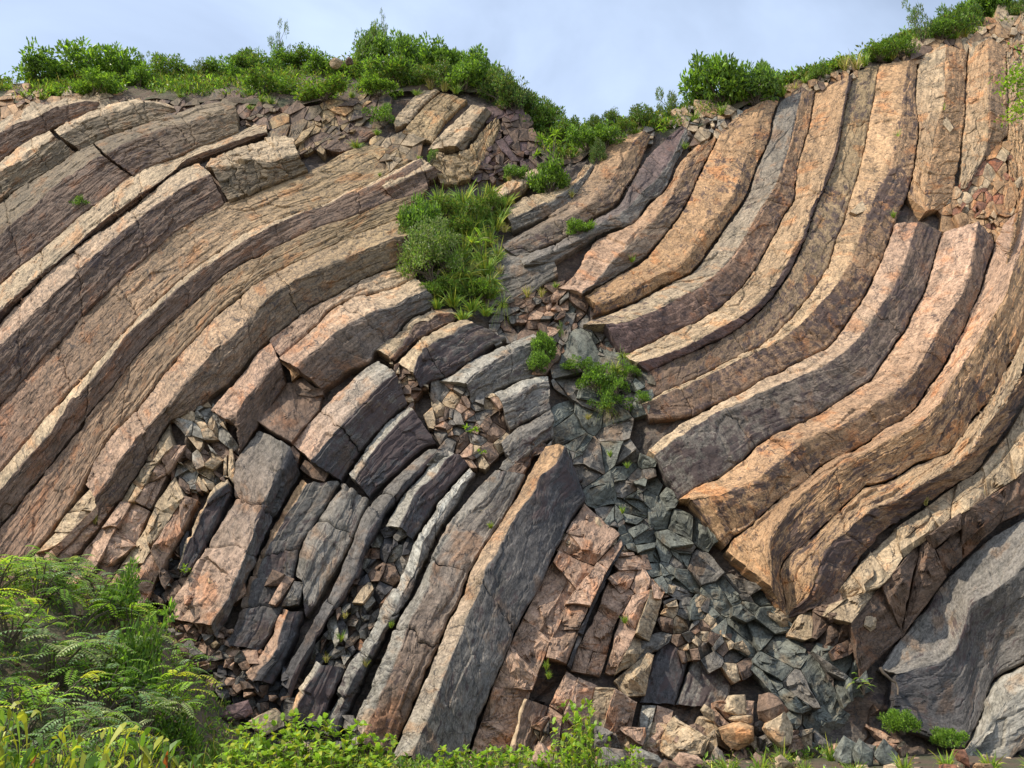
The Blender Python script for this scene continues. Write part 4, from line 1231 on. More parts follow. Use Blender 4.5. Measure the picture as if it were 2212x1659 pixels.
def whorl_proto(seed, nst=9, per=14, leaf=.24, cols='bright lime mid', asp=.24):
    """stems that end in rosettes of long leaves; unit size"""
    rg = np.random.default_rng(seed)
    F = Foliage()
    paths = []
    for k in range(nst):
        th = rg.uniform(0, 2 * pi)
        r = rg.uniform(.15, .75)
        tip = np.array([cos(th) * r, sin(th) * r, rg.uniform(.45, 1.0)])
        paths.append(([(0, 0, -.1), tip * [.3, .3, .45], tip * [.7, .7, .75], tip], .022, .010))
        t2 = np.arange(per) * 2.4 + th
        el = rg.uniform(-.1, .9, per)
        d = np.stack([np.cos(t2) * np.cos(el), np.sin(t2) * np.cos(el), np.sin(el)], -1)
        F.long_leaves(np.tile(tip, (per, 1)) - [0, 0, .02] + rvec(rg, per) * .02, d, np.tile([0.02, .01, 1.0], (per, 1)), leaf * rg.uniform(.7, 1.2, per), leaf * asp, tint(rg, per, cols, .18), .25)
    return F.mesh('foliage'), tubes(paths)

def frond_proto(seed, nf=46, cols='deep mid blue blue', young='bright', pairs=9, flen=.62, leaf=.085):
    """bush of feather leaves: every frond is a row of paired leaflets; unit about 1 high"""
    rg = np.random.default_rng(seed)
    F = Foliage()
    paths = []
    nst = 9
    tips = []
    for k in range(nst):
        th = rg.uniform(0, 2 * pi)
        r = rg.uniform(.1, .8)
        tip = np.array([cos(th) * r, sin(th) * r, rg.uniform(.45, .95)])
        tips.append(tip)
        paths.append(([(rg.normal(0, .05), rg.normal(0, .05), -.15), tip * [.4, .4, .5], tip * [.8, .8, .8], tip], .02, .008))
    for k in range(nf):
        b = tips[k % nst] * rg.uniform(.75, 1.05) + rg.normal(0, .03, 3)
        th = rg.uniform(0, 2 * pi)
        el = rg.uniform(.0, .8)
        d = np.array([cos(th) * cos(el), sin(th) * cos(el), sin(el)])
        ln = flen * rg.uniform(.65, 1.15)
        t = (np.arange(pairs) + 1.5) / (pairs + 1.5)
        rp = b + d * (t * ln)[:, None] - np.array([0, 0, 1]) * (.55 * ln * t * t)[:, None]
        tan_ = unit(np.tile(d, (pairs, 1)) - np.array([0, 0, 1]) * (1.1 * t)[:, None])
        side = unit(np.cross(tan_, [0, 0, 1.0]))
        up = np.cross(side, tan_)
        col = GR[young] if rg.random() < .22 else GR[cols.split()[rg.integers(len(cols.split()))]]
        col = col * rg.uniform(1.2, 1.9) * GAIN
        sz = leaf * np.sin(pi * (t * .75 + .2)) ** .5
        for sg in (-1, 1):
            dd = side * sg * .9 + tan_ * .45 - np.array([0, 0, .15])
            F.leaves(rp, dd, up + rg.normal(0, .1, (pairs, 3)), sz * 1.15, sz * .42, np.tile(col, (pairs, 1)) * rg.uniform(.9, 1.12, (pairs, 1)), .12)
        F.leaves(rp[-1:], tan_[-1:], up[-1:], sz[-1:] * 1.1, sz[-1:] * .4, col[None], .12)
        paths.append((np.vstack([b, rp]), .006, .003))
    return F.mesh('foliage'), tubes(paths, sides=4)

def herb_proto(seed, nst=32, cols='lime lime bright yel', leaf=.19):
    """leafy herb: upright stems with pairs of broad leaves; unit about 1 high"""
    rg = np.random.default_rng(seed)
    F = Foliage()
    paths = []
    for k in range(nst):
        th = rg.uniform(0, 2 * pi)
        r = rg.uniform(0, .8)
        tip = np.array([cos(th) * r, sin(th) * r, rg.uniform(.55, 1.0)])
        b = tip * [.5, .5, 0] + [0, 0, -.1]
        paths.append(([b, (b + tip) / 2 + rg.normal(0, .02, 3), tip], .012, .006))
        for q in range(7):
            t = .35 + .65 * q / 6
            p = b + (tip - b) * t
            n = 4 if q == 6 else 2
            a = rg.uniform(0, 6.28) + np.arange(n) * 2 * pi / n + q * 1.57
            el = rg.uniform(-.1, .5, n) + (.3 if q == 6 else 0)
            d = np.stack([np.cos(a) * np.cos(el), np.sin(a) * np.cos(el), np.sin(el)], -1)
            F.long_leaves(np.tile(p, (n, 1)), d, np.tile([.03, .02, 1.0], (n, 1)), leaf * rg.uniform(.75, 1.2, n) * (1.15 - .4 * abs(t - .7)), leaf * .62, tint(rg, n, cols, .16) * (0.8 + .3 * t), .3)
    return F.mesh('foliage'), tubes(paths, sides=4)

def lance_proto(seed, nst=20, leaf=.42):
    """loose plant with long pointed leaves, some turning yellow or red"""
    rg = np.random.default_rng(seed)
    F = Foliage()
    paths = []
    for k in range(nst):
        th = rg.uniform(0, 2 * pi)
        r = rg.uniform(0, .75)
        tip = np.array([cos(th) * r, sin(th) * r, rg.uniform(.5, 1.0)])
        b = tip * [.4, .4, 0] + [0, 0, -.1]
        paths.append(([b, (b + tip) / 2, tip], .014, .006))
        for q in range(9):
            t = .3 + .7 * q / 8
            p = b + (tip - b) * t
            a = rg.uniform(0, 6.28, 1)
            el = rg.uniform(-.2, .7, 1)
            d = np.stack([np.cos(a) * np.cos(el), np.sin(a) * np.cos(el), np.sin(el)], -1)
            z = rg.random()
            nm = 'red' if z < .07 else ('yel' if z < .33 + .2 * t else ('lime' if z < .65 else 'mid'))
            F.long_leaves(p[None], d, np.array([[.03, .02, 1.0]]) + rg.normal(0, .25, (1, 3)), leaf * rg.uniform(.7, 1.2, 1), leaf * .26, tint(rg, 1, nm, .2), rg.uniform(.2, .8, 1))
    return F.mesh('foliage'), tubes(paths, sides=4)

PROTO = dict(
    dense=[shrub_proto(s) for s in (1, 2, 3)],
    bright=[shrub_proto(s, 32, 95, .135, .52, 'mid bright bright deep', 'lime') for s in (4, 5)],
    olive=[shrub_proto(s, 30, 95, .115, .45, 'olive mid deep', 'olive') for s in (6, 7)],
    airy=[shrub_proto(s, 17, 60, .11, .4, 'blue olive mid', 'olive', 1.0, .8) for s in (8, 9)],
    pale=[shrub_proto(s, 30, 95, .095, .5, 'pale mid pale bright', 'pale') for s in (10, 11)],
    yellow=[shrub_proto(12, 16, 70, .15, .36, 'yel lime bright', 'yel', 1.0, .3)],
    tuft=[tuft_proto(s) for s in (20, 21, 22)],
    drytuft=[tuft_proto(s, 90, 'dry straw olive yel', .036) for s in (23, 24)],
    hang=[tuft_proto(s, 130, 'bright yel mid olive', .034, 1.3, .9, .5) for s in (25, 26)],
    whorl=[whorl_proto(30, 11), whorl_proto(31, 6)],
    rosette=[whorl_proto(32, 4, 9, .45, 'bright lime', .30)],
    frond=[frond_proto(s) for s in (40, 41)],
    frond_young=[frond_proto(s, 40, 'bright lime mid bright', 'yel') for s in (44, 45)],
    frond_pale=[frond_proto(s, 46, 'blue pale blue mid', 'pale') for s in (46, 47)],
    fern=[frond_proto(43, 12, 'bright lime', 'yel', 10, .8, .10)],
    herb=[herb_proto(s) for s in (50, 51)],
    lance=[lance_proto(s) for s in (60, 61)],
    creeper=[shrub_proto(s, 22, 60, .12, .55, 'mid deep bright', 'bright', 1.0, .4) for s in (70, 71)],
)
NAMES = dict(dense='shrub', bright='shrub', olive='shrub', airy='shrub', pale='shrub', yellow='shrub', tuft='grass_tuft', drytuft='grass_tuft', hang='grass_tuft', whorl='leafy_plant',
             rosette='leafy_plant', frond='feather_leaf_bush', frond_young='feather_leaf_bush', frond_pale='feather_leaf_bush', fern='fern', herb='leafy_herb', lance='long_leaf_plant', creeper='creeper')
CATS = dict(shrub='shrub', grass_tuft='grass', leafy_plant='plant', feather_leaf_bush='bush', fern='fern', leafy_herb='plant', long_leaf_plant='plant', creeper='creeper')
PRG = random.Random(5)

def plant_at(kind, p, sx, sy, sz, label, group=None, rot=None):
    pr = PRG.choice(PROTO[kind])
    nm = NAMES[kind]
    ro = (PRG.uniform(-.06, .06), PRG.uniform(-.06, .06), PRG.uniform(0, 6.28)) if rot is None else rot
    if isinstance(pr, tuple):
        e = obj(nm, None, label=label, cat=CATS[nm], group=group, loc=p)
        e.empty_display_size = 0.2
        f = obj('foliage', pr[0], LEAF, e)
        s = obj('stem', pr[1], BARK, e)
    else:
        e = obj(nm, pr, GRASS, label=label, cat=CATS[nm], group=group, loc=p)
    e.rotation_euler = ro
    e.scale = (sx, sy, sz)
    return e

def on_cliff(kind, x, y, w, h, label, group=None, win=None, proud=0.1, hill=True, rot=None):
    """x, y: foot in the picture; w, h: size in picture units"""
    if win:
        w0 = WIN[win]
        x, y = (w0[0] + x / 2.212) * KS, (w0[1] + y / 2.212) * KS
        w, h = w * .2604, h * .2604
    p = surf(np.array(x), np.array(y), proud, hill)
    d = p - CAMP
    dist = np.linalg.norm(d)
    el = math.asin(d[2] / dist)
    m = dist / FPX * (1 / cos(el - PITCH) ** 1) * math.hypot(1, 0)
    hh = h * m / max(.55, cos(el))
    wd = w * m / 2
    return plant_at(kind, p, wd, wd * PRG.uniform(.7, 1.0), hh, label, group, rot)

def on_ground(kind, x, Y, wid, hgt, label, group=None):
    X = (x - IW / 2) / FPX * Y / cos(PITCH)
    return plant_at(kind, (X, Y, float(ground_z(np.array(X), np.array(Y)))), wid / 2, wid / 2 * PRG.uniform(.8, 1.1), hgt, label, group)
# ------------------------------------------------------------------ undergrowth that hides the earth slope
def undergrowth():
    rg = np.random.default_rng(88)
    F = Foliage()
    n = 7500
    x = rg.uniform(-420, 2640, n)
    yr = np.interp(x, RIM[:, 0], RIM[:, 1])
    ys = np.interp(x, SKYL[:, 0], SKYL[:, 1])
    t = rg.random(n) ** .8
    y = ys + (yr - ys) * (1 - t) - 2
    keep = fbm(np.stack([x * .02, y * .045, x * 0], -1), 4, 3) > (.34 + .17 * (1 - t))
    x, y = x[keep], y[keep]
    p = surf(x, y, -.12, True)
    n = len(p)
    for k in range(9):
        q = p + rg.normal(0, .16, (n, 3)) * [1.3, 1, .7] + [0, 0, .10]
        tone = fbm(q * .55, 12, 2)[:, None]
        c = tint(rg, n, 'mid olive bright deep', .3) * (.6 + .8 * tone)
        d = unit(rvec(rg, n) * .8 + [0, -.3, .8])
        F.leaves(q, d, unit(rvec(rg, n) + [0, -.5, 1.0]), rg.uniform(.12, .26, n), rg.uniform(.06, .11, n), c)
    gsel = rg.random(n) < .5
    q = p[gsel]
    for k in range(8):
        m = len(q)
        d = unit(rvec(rg, m) * .5 + [0, -.1, 1.0])
        F.long_leaves(q + rg.normal(0, .13, (m, 3)) * [1, 1, .3], d, rvec(rg, m), rg.uniform(.2, .6, m), .03, tint(rg, m, 'bright yel olive dry mid', .25), rg.uniform(.1, .7, m), 4)
    obj('undergrowth', F.mesh('undergrowth'), LEAF, kind='stuff')
undergrowth()

def ground_cover():
    rg = np.random.default_rng(99)
    F = Foliage()
    n = 8000
    X = rg.uniform(-15, 15, n)
    Y = rg.uniform(6.5, 16.8, n)
    keep = fbm(np.stack([X * .7, Y * .7, X * 0], -1), 14, 3) > .36 + .16 * sm(X, -2, 2)
    X, Y = X[keep], Y[keep]
    Z = ground_z(X, Y)
    p = np.stack([X, Y, Z], -1)
    n = len(p)
    for k in range(5):
        d = unit(rvec(rg, n) * .6 + [0, 0, 1.0])
        F.long_leaves(p + rg.normal(0, .10, (n, 3)) * [1, 1, .1], d, rvec(rg, n), rg.uniform(.10, .34, n), .02, tint(rg, n, 'mid bright yel olive dry olive', .3), rg.uniform(.2, .9, n), 4)
    for k in range(4):
        q = p + rg.normal(0, .14, (n, 3)) * [1, 1, .3] + [0, 0, .06]
        d = unit(rvec(rg, n) + [0, 0, .5])
        F.leaves(q, d, unit(rvec(rg, n) * .6 + [0, 0, 1.0]), rg.uniform(.06, .14, n), rg.uniform(.03, .065, n), tint(rg, n, 'mid deep bright', .3))
    obj('ground_cover', F.mesh('ground_cover'), GRASS, kind='stuff')
ground_cover()

# ------------------------------------------------------------------ shrubs along the two crests
K1 = 'shrubs on the crest of the rounded knoll'
K2 = 'shrubs along the crest above the upright columns'
LD = 'dense dark green shrub on the crest of the rounded knoll'
LB = 'bright green leafy shrub on the crest of the rounded knoll'
LO = 'olive green shrub on the crest of the rounded knoll'
LA = 'sparse twiggy shrub standing up from the crest of the rounded knoll'
for x, y, w, h in ((95, 182, 90, 52), (170, 180, 120, 60), (255, 178, 110, 50), (205, 205, 90, 34), (300, 188, 60, 30)):
    on_cliff('bright', x, y, w, h, 'wide bright green shrub on the low end of the knoll crest', 'shrubs on the low end of the knoll crest')
for x, y, w, h in ((250, 135, 30, 26), (305, 150, 30, 30)):
    on_cliff('airy', x, y, w, h, 'small dark sprig rising above the wide bright green shrubs', 'sprigs above the wide bright shrubs')
for x, y, w, h in ((365, 168, 75, 36), (520, 165, 60, 40), (555, 160, 80, 46), (655, 148, 75, 34), (800, 138, 50, 60), (700, 215, 120, 28), (575, 205, 110, 42), (750, 175, 90, 32), (850, 185, 110, 44)):
    on_cliff('dense', x, y, w, h * .88, ('low wide ' if w / h > 2.6 else ('tall ' if w / h < 1.45 else '')) + LD, K1)
on_cliff('dense', 797, 122, 62, 54, 'round dark shrub standing highest on the knoll crest')
for x, y, w, h in ((840, 140, 90, 62), (890, 150, 80, 66), (960, 165, 100, 62), (1030, 185, 90, 66), (480, 170, 60, 40), (620, 150, 60, 34), (690, 160, 60, 34), (1000, 190, 80, 40), (820, 205, 70, 26)):
    on_cliff('bright', x, y, w, h * .88, ('low wide ' if w / h > 2.6 else ('tall ' if w / h < 1.45 else '')) + LB, K1)
for x, y, w, h in ((430, 172, 60, 30), (940, 185, 90, 40), (1080, 215, 80, 60), (1110, 240, 80, 62)):
    on_cliff('olive', x, y, w, h * .88, ('low wide ' if w / h > 2.6 else ('tall ' if w / h < 1.45 else '')) + LO, K1)
for x, y, w, h in ((600, 128, 48, 58), (825, 85, 26, 40)):
    on_cliff('airy', x, y, w, h, LA, K1)
for x, y, w, h in ((1150, 268, 80, 60), (1190, 292, 80, 56), (1225, 305, 70, 44)):
    on_cliff('dense', x, y, w, h, 'dark green shrub on the steep flank of the knoll above the gap', 'shrubs on the flank of the knoll')
for x, y, w, h in ((1270, 320, 80, 40), (1310, 318, 70, 40)):
    on_cliff('bright', x, y, w, h, 'low bright shrub filling the gap between knoll and columns', 'shrubs filling the gap')
for x, y, w, h in ((1287, 280, 36, 30), (1322, 278, 48, 36), (1385, 278, 70, 42), (1350, 290, 60, 24)):
    on_cliff('olive', x, y, w, h, 'small olive shrub beside the gap on the column crest', 'small shrubs beside the gap')
for x, y, w, h in ((1450, 250, 64, 56), (1430, 262, 50, 34)):
    on_cliff('airy', x, y, w, h, 'open twiggy shrub next to the large bright green shrub', 'twiggy shrubs by the large bright one')
on_cliff('bright', 1560, 232, 140, 84, 'large bright green shrub on the crest above the upright columns')
on_cliff('bright', 1630, 218, 90, 62, 'bright green shrub touching the largest shrub on its uphill side')
for x, y, w, h in ((1655, 198, 44, 52), (1770, 172, 44, 26), (1900, 128, 60, 24), (1945, 122, 60, 26), (2060, 78, 70, 44), (2095, 68, 60, 40)):
    on_cliff('dense', x, y, w, h, 'dark green shrub on the crest above the upright columns', K2)
on_cliff('airy', 1992, 88, 56, 66, 'upright dark shrub with open branches on the crest above the upright columns')
for x, y, w, h in ((2145, 48, 84, 46), (2030, 84, 50, 26)):
    on_cliff('bright', x, y, w, h, 'bright green shrub beside boulders on the highest part of the crest', 'shrubs beside the crest boulders')
on_cliff('olive', 2205, 40, 50, 30, 'olive shrub at the very top of the crest behind stacked stones')

# grass on the crests
K3 = 'grass tufts along the crests'
for x, y, w, h, k in ((445, 170, 70, 36, 'drytuft'), (420, 178, 50, 30, 'tuft'), (470, 175, 50, 30, 'tuft'), (90, 215, 50, 24, 'tuft'), (110, 205, 60, 26, 'tuft'), (40, 200, 50, 22, 'drytuft'), (15, 195, 40, 20, 'tuft'),
                      (565, 218, 40, 20, 'tuft'), (540, 235, 34, 16, 'tuft'), (700, 190, 40, 22, 'tuft'), (760, 210, 40, 22, 'tuft'), (930, 190, 50, 46, 'drytuft'), (960, 195, 60, 40, 'drytuft'), (985, 200, 50, 34, 'tuft'),
                      (900, 205, 40, 20, 'tuft'), (585, 222, 50, 20, 'tuft'), (350, 205, 40, 20, 'tuft'), (390, 210, 40, 18, 'tuft'), (640, 165, 36, 22, 'tuft')):
    on_cliff(k, x, y, w * 1.2, h, 'clump of green grass among the shrubs of the knoll crest' if k == 'tuft' else 'clump of dry straw-coloured grass among the shrubs of the knoll crest', 'green grass on the knoll' if k == 'tuft' else 'dry grass on the knoll')
for x, y, w, h, k in ((1520, 250, 70, 40, 'drytuft'), (1500, 262, 60, 34, 'tuft'), (1560, 245, 50, 30, 'tuft'), (1345, 292, 50, 20, 'tuft'), (1375, 288, 50, 20, 'tuft'), (1665, 205, 60, 36, 'tuft'), (1690, 205, 60, 36, 'tuft'), (1715, 195, 50, 26, 'drytuft'),
                      (1825, 152, 60, 50, 'drytuft'), (1850, 148, 60, 52, 'drytuft'), (1870, 140, 50, 40, 'tuft'), (1930, 128, 40, 26, 'drytuft'), (2065, 82, 40, 24, 'tuft'), (2085, 80, 40, 26, 'drytuft'), (2190, 42, 40, 28, 'drytuft'), (1740, 178, 40, 20, 'tuft'), (1790, 160, 40, 24, 'tuft')):
    on_cliff(k, x, y, w * 1.2, h, 'clump of green grass on the rim of the upright columns' if k == 'tuft' else 'clump of dry pale grass on the rim of the upright columns', 'green grass on the column rim' if k == 'tuft' else 'dry grass on the column rim')

# ------------------------------------------------------------------ plants growing on the face
on_cliff('whorl', 1195, 372, 120, 78, 'leafy plant with bright rosettes of long leaves in the gap')
on_cliff('bright', 1190, 412, 95, 62, 'leafy green bush below the plant with long-leaved rosettes')
on_cliff('bright', 1110, 385, 50, 26, 'low green bush beside dark purple earth near the gap')
on_cliff('drytuft', 1100, 390, 40, 22, 'rounded tuft of dry grass beside dark purple earth')
on_cliff('rosette', 1427, 300, 34, 30, 'rosette of broad leaves on top of a tan column')
on_cliff('olive', 1292, 350, 36, 44, 'olive bush clinging to the tan column next to the gap')
on_cliff('bright', 1252, 506, 60, 28, 'small bright green bush on bare grey rock')
on_cliff('creeper', 828, 270, 70, 36, 'dark leafy creeper between broken yellow blocks')
on_cliff('tuft', 770, 318, 90, 16, 'line of short grass on a ledge of yellow rock')
on_cliff('tuft', 815, 290, 50, 20, 'grass tuft beside the creeper on broken yellow blocks')
on_cliff('tuft', 905, 345, 34, 16, 'pale grass tuft in a crack of brown slabs')
on_cliff('creeper', 930, 352, 24, 30, 'thin dark creeper in a crack of yellow blocks')
on_cliff('tuft', 820, 380, 24, 14, 'tiny grass cushion on a brown slab')
on_cliff('creeper', 173, 448, 34, 22, 'dark cushion plant alone on a brown column face')
# the thicket in the gully
T1 = 'grass of the gully thicket'
on_cliff('bright', 900, 505, 86, 86, 'green small-leaved shrub on the edge of the gully thicket', proud=.2)
on_cliff('olive', 880, 520, 50, 40, 'dark low shrub under the green one at the thicket edge', proud=.2)
on_cliff('yellow', 952, 468, 44, 34, 'yellow-orange leaved shrub inside the gully thicket', proud=.5)
on_cliff('fern', 1040, 545, 110, 44, 'yellow-green fern arching over the gully thicket', proud=.7)
for x, y, w, h in ((915, 560, 90, 60), (935, 600, 100, 70), (960, 570, 90, 60), (940, 540, 80, 50)):
    on_cliff('pale', x, y, w * 1.25, h * 1.2, 'pale grey-green leafy shrub in the gully thicket', 'pale shrubs of the gully thicket', proud=.35)
for x, y, w, h in ((960, 470, 90, 40), (1020, 480, 90, 44), (1060, 460, 80, 36), (1000, 510, 90, 40)):
    on_cliff('olive', x, y, w, h, 'olive leafy shrub under the grass of the gully thicket', 'olive shrubs of the gully thicket', proud=.15)
for x, y, w, h in ((965, 640, 80, 40), (930, 640, 60, 34), (1040, 645, 80, 36)):
    on_cliff('dense', x, y, w, h, 'low dark green shrub at the foot of the gully thicket', 'low shrubs at the thicket foot', proud=.2)
for x, y, w, h in ((950, 440, 90, 44), (1000, 440, 90, 50), (1040, 450, 90, 50), (990, 480, 90, 60), (1030, 500, 90, 60), (1070, 495, 80, 50), (960, 520, 80, 60), (1000, 560, 90, 70), (1050, 590, 90, 70), (1010, 620, 90, 70),
                   (1075, 560, 60, 50), (980, 660, 80, 44), (1020, 670, 80, 40), (1060, 640, 60, 50), (1085, 470, 60, 40), (1060, 420, 70, 30), (1095, 440, 60, 30), (930, 460, 70, 40), (970, 455, 80, 44), (1015, 465, 80, 50), (1045, 475, 80, 44), (975, 500, 70, 50), (1010, 515, 80, 50), (1055, 525, 70, 50), (945, 665, 60, 36), (1000, 690, 70, 34), (1050, 680, 60, 36)):
    on_cliff('tuft', x, y, w * 1.7, h * 1.25, 'long green grass of the gully thicket', T1, proud=.25)
for x, y, w, h in ((1000, 600, 110, 80), (1040, 560, 100, 70), (970, 610, 90, 70), (1085, 660, 40, 60), (1020, 530, 100, 60), (1060, 610, 80, 60)):
    on_cliff('hang', x, y, w * 1.4, h * 1.2, 'hanging yellowish grass of the gully thicket', 'hanging grass of the thicket', proud=.45)
for x, y, w, h in ((1060, 530, 90, 40), (1090, 500, 70, 30), (1080, 590, 60, 40)):
    on_cliff('drytuft', x, y, w, h, 'dry brown grass at the rocky side of the gully thicket', 'dry grass of the thicket', proud=.2)
on_cliff('drytuft', 1170, 640, 50, 40, 'sparse dry grass on grey rock below the gully')
on_cliff('drytuft', 1140, 640, 60, 46, 'sparse dry grass among pinkish rubble')
on_cliff('tuft', 1200, 620, 40, 20, 'small grass tuft on pink rubble')
on_cliff('tuft', 1365, 565, 50, 24, 'grass rosette at the foot of a tan column')
# plants of the dyke
on_cliff('bright', 1178, 775, 56, 56, 'bright green bush at the top of the grey dyke', proud=.2)
on_cliff('bright', 1160, 800, 50, 40, 'bright green bush hanging on the left rim of the grey dyke'.replace('left ', ''), proud=.2)
on_cliff('airy', 1212, 728, 16, 40, 'thin upright plant above the bush on the dyke', proud=.15)
for x, y, w, h in ((1240, 800, 60, 26), (1290, 840, 90, 50), (1330, 850, 80, 60), (1320, 885, 80, 50), (1270, 805, 60, 30), (1360, 810, 60, 30)):
    on_cliff('creeper', x, y, w, h, 'tangled green creeper spread over the grey dyke', 'creepers over the grey dyke', proud=.25)
for x, y, w, h in ((1330, 800, 90, 60), (1310, 880, 80, 50), (1345, 770, 50, 50), (1300, 830, 70, 40)):
    on_cliff('hang', x, y, w, h, 'long wispy grass tangled with the dyke creeper', 'wispy grass on the dyke', proud=.3)
on_cliff('creeper', 1382, 868, 50, 26, 'creeper end reaching onto the tan column nose', proud=.2)
on_cliff('drytuft', 1270, 905, 50, 26, 'pale grass on the ledge under the dyke creeper', proud=.1)
for x, y in ((1318, 985), (1345, 1108), (1355, 1010)):
    on_cliff('tuft', x, y, 34, 28, 'thin grass sprouting between grey dyke stones', 'thin grass in the dyke', proud=.1)
# scattered small plants
on_cliff('rosette', 1018, 950, 60, 36, 'bright broad-leaved plant under an overhang of dark rubble', proud=.25)
on_cliff('rosette', 1042, 992, 40, 26, 'small broad-leaved plant below the other one under the rubble overhang', proud=.25)
on_cliff('rosette', 388, 1252, 46, 34, 'bright leafy plant in a black crevice', proud=.15)
on_cliff('hang', 590, 975, 50, 30, 'arching grass on a smooth grey-blue slab', proud=.05)
for x, y, lab in ((515, 1135, 'grass tuft on the pinkish column edge'), (745, 1335, 'green grass tuft at the foot of a black crevice'), (705, 1430, 'bright grass tuft between grey broken stones'), (790, 1440, 'grass tuft beside speckled rock'),
                  (845, 1355, 'reddish grass tuft in a narrow groove'), (735, 1385, 'sparse grass among grey rubble'), (1050, 1110, 'grass growing above the light-edged column'), (1060, 1140, 'dry grass hanging below the orange stone'),
                  (1350, 1345, 'long grass hanging between pink blocks'), (1320, 1600, 'dark grass tuft in the hollow of a pale column foot'), (1180, 1445, 'small grass tuft on pink rubble ledge'), (1185, 1465, 'dry strands on the pink rubble ledge'),
                  (1930, 470, 'grass tuft in the hollow under a broken column'), (2000, 1090, 'thin grass on the edge of the brown overhang'), (2125, 1080, 'grass blades beside an orange block'), (100, 1228, 'grass clump on the pink rubble slope'), (60, 1240, 'grass on the stony slope below the pink rubble'), (205, 1130, 'grass blades in a pocket of broken pink rock'),
                  (1480, 320, 'short grass on the broken column top'), (1935, 305, 'fine grass in the vertical crack'), (2035, 250, 'grass in the crack beside the fallen block'), (1235, 425, 'pale weeds on the ledge near the gap'), (1060, 560, 'weeds at the bare edge of the thicket')):
    on_cliff(PRG.choice(['tuft', 'drytuft', 'tuft']), x, y, PRG.uniform(34, 48), PRG.uniform(24, 34), lab, proud=.1)
on_cliff('fern', 1866, 1495, 50, 30, 'small green fern in the dark hollow beside the grey dyke', proud=.1)
on_cliff('bright', 1950, 1580, 60, 34, 'green leafy plant at the foot of the dark boulder', proud=.4)
on_cliff('bright', 2050, 1610, 50, 30, 'small leafy plant by the orange brick', proud=.4)
# the branch of a small tree growing beside the upright columns
tre = obj('tree', None, label='small tree with bright leaves reaching over the upright columns', cat='tree', loc=surf(np.array(2290.), np.array(330.), .2))
F = Foliage()
rg = np.random.default_rng(3)
pts = [(0, 0, 0), (.1, -.4, .9), (0, -.7, 1.9), (-.3, -.9, 2.8)]
paths = [(pts, .09, .04)]
for k in range(16):
    b0 = np.array(pts[2]) + rg.normal(0, .25, 3)
    tip = np.array([-rg.uniform(.1, 2.0), -.9 + rg.normal(0, .4), rg.uniform(.9, 3.4)])
    paths.append(([pts[2], (b0 + tip) / 2, tip], .03, .008))
    n = 60
    p = tip + rg.normal(0, .28, (n, 3)) * [1, 1, .6]
    F.long_leaves(p, unit(rvec(rg, n) + [0, 0, .2]), unit(rvec(rg, n) * .5 + [0, 0, 1]), rg.uniform(.12, .24, n), .07, tint(rg, n, 'bright lime mid', .2), .3)
obj('crown', F.mesh('crown'), LEAF, tre)
obj('trunk', tubes(paths, 'trunk', 6), BARK, tre)

# ------------------------------------------------------------------ bushes and herbs in front of the cliff
def spot(x, y, Y):
    return x, Y
G1 = 'feather-leaf bushes on the scree bank'
for x, Y, w, h in ((40, 15.4, 1.7, .7), (130, 15.6, 1.6, .7), (215, 15.4, 1.7, .75), (300, 15.2, 1.6, .75), (375, 14.8, 1.5, .8), (445, 14.0, 1.5, 1.0), (0, 14.0, 1.8, .8), (90, 14.2, 1.8, .8), (180, 14.0, 1.8, .8), (270, 13.9, 1.8, .85), (360, 13.4, 1.7, .9), (450, 12.9, 1.5, .9),
                   (40, 12.6, 1.8, .8), (140, 12.6, 1.8, .85), (235, 12.4, 1.8, .9), (325, 12.2, 1.8, .9), (415, 12.0, 1.6, .9), (90, 11.2, 1.7, .85), (190, 11.0, 1.7, .9), (290, 10.8, 1.7, .9), (380, 10.6, 1.5, .85), (10, 11.4, 1.6, .8), (150, 9.8, 1.5, .85), (250, 9.6, 1.5, .9), (340, 9.4, 1.4, .85), (50, 9.8, 1.5, .85)):
    kd = PRG.choice(['frond', 'frond_young', 'frond_pale'])
    tone = dict(frond='dark green', frond_young='fresh yellow-green', frond_pale='dull blue-green')[kd]
    wh = 'against the pink rubble at the cliff foot' if Y > 14.6 else ('on the upper scree bank' if Y > 12.8 else ('on the middle of the scree bank' if Y > 11.5 else 'low on the scree bank behind the long-leaved plants'))
    on_ground(kd, x, Y, w * 1.15, h, tone + ' feather-leaved bush ' + wh, G1)
for x, Y, w, h in ((400, 13.2, 1.2, 1.5), (330, 14.9, 1.2, 1.1), (470, 12.2, 1.0, .8)):
    on_ground('creeper', x, Y, w, h, 'dark small-leaved bush against the foot of the grey columns', 'dark bushes at the column foot')
for x, Y, w, h in ((15, 6.2, .9, 1.45), (70, 6.6, .9, 1.35), (130, 6.0, .8, 1.35), (190, 6.6, .8, 1.2), (40, 7.4, 1.0, 1.4), (0, 5.6, .8, 1.4), (110, 7.6, .9, 1.25), (230, 7.2, .8, 1.1), (160, 7.0, .8, 1.2)):
    on_ground('lance', x, Y, w, h, 'long-leaved plant with yellow and reddish leaves in the near corner of the bank', 'long-leaved plants on the near bank')
for x, Y, w, h in ((300, 6.6, .7, 1.15), (340, 6.2, .7, 1.1), (440, 6.4, .8, 1.25), (480, 6.9, .7, 1.1), (400, 6.8, .7, 1.0), (520, 7.0, .6, .95)):
    on_ground('lance', x, Y, w, h, 'long-leaved yellow-green plant in front of the fallen stones', 'yellow-green plants before the fallen stones')
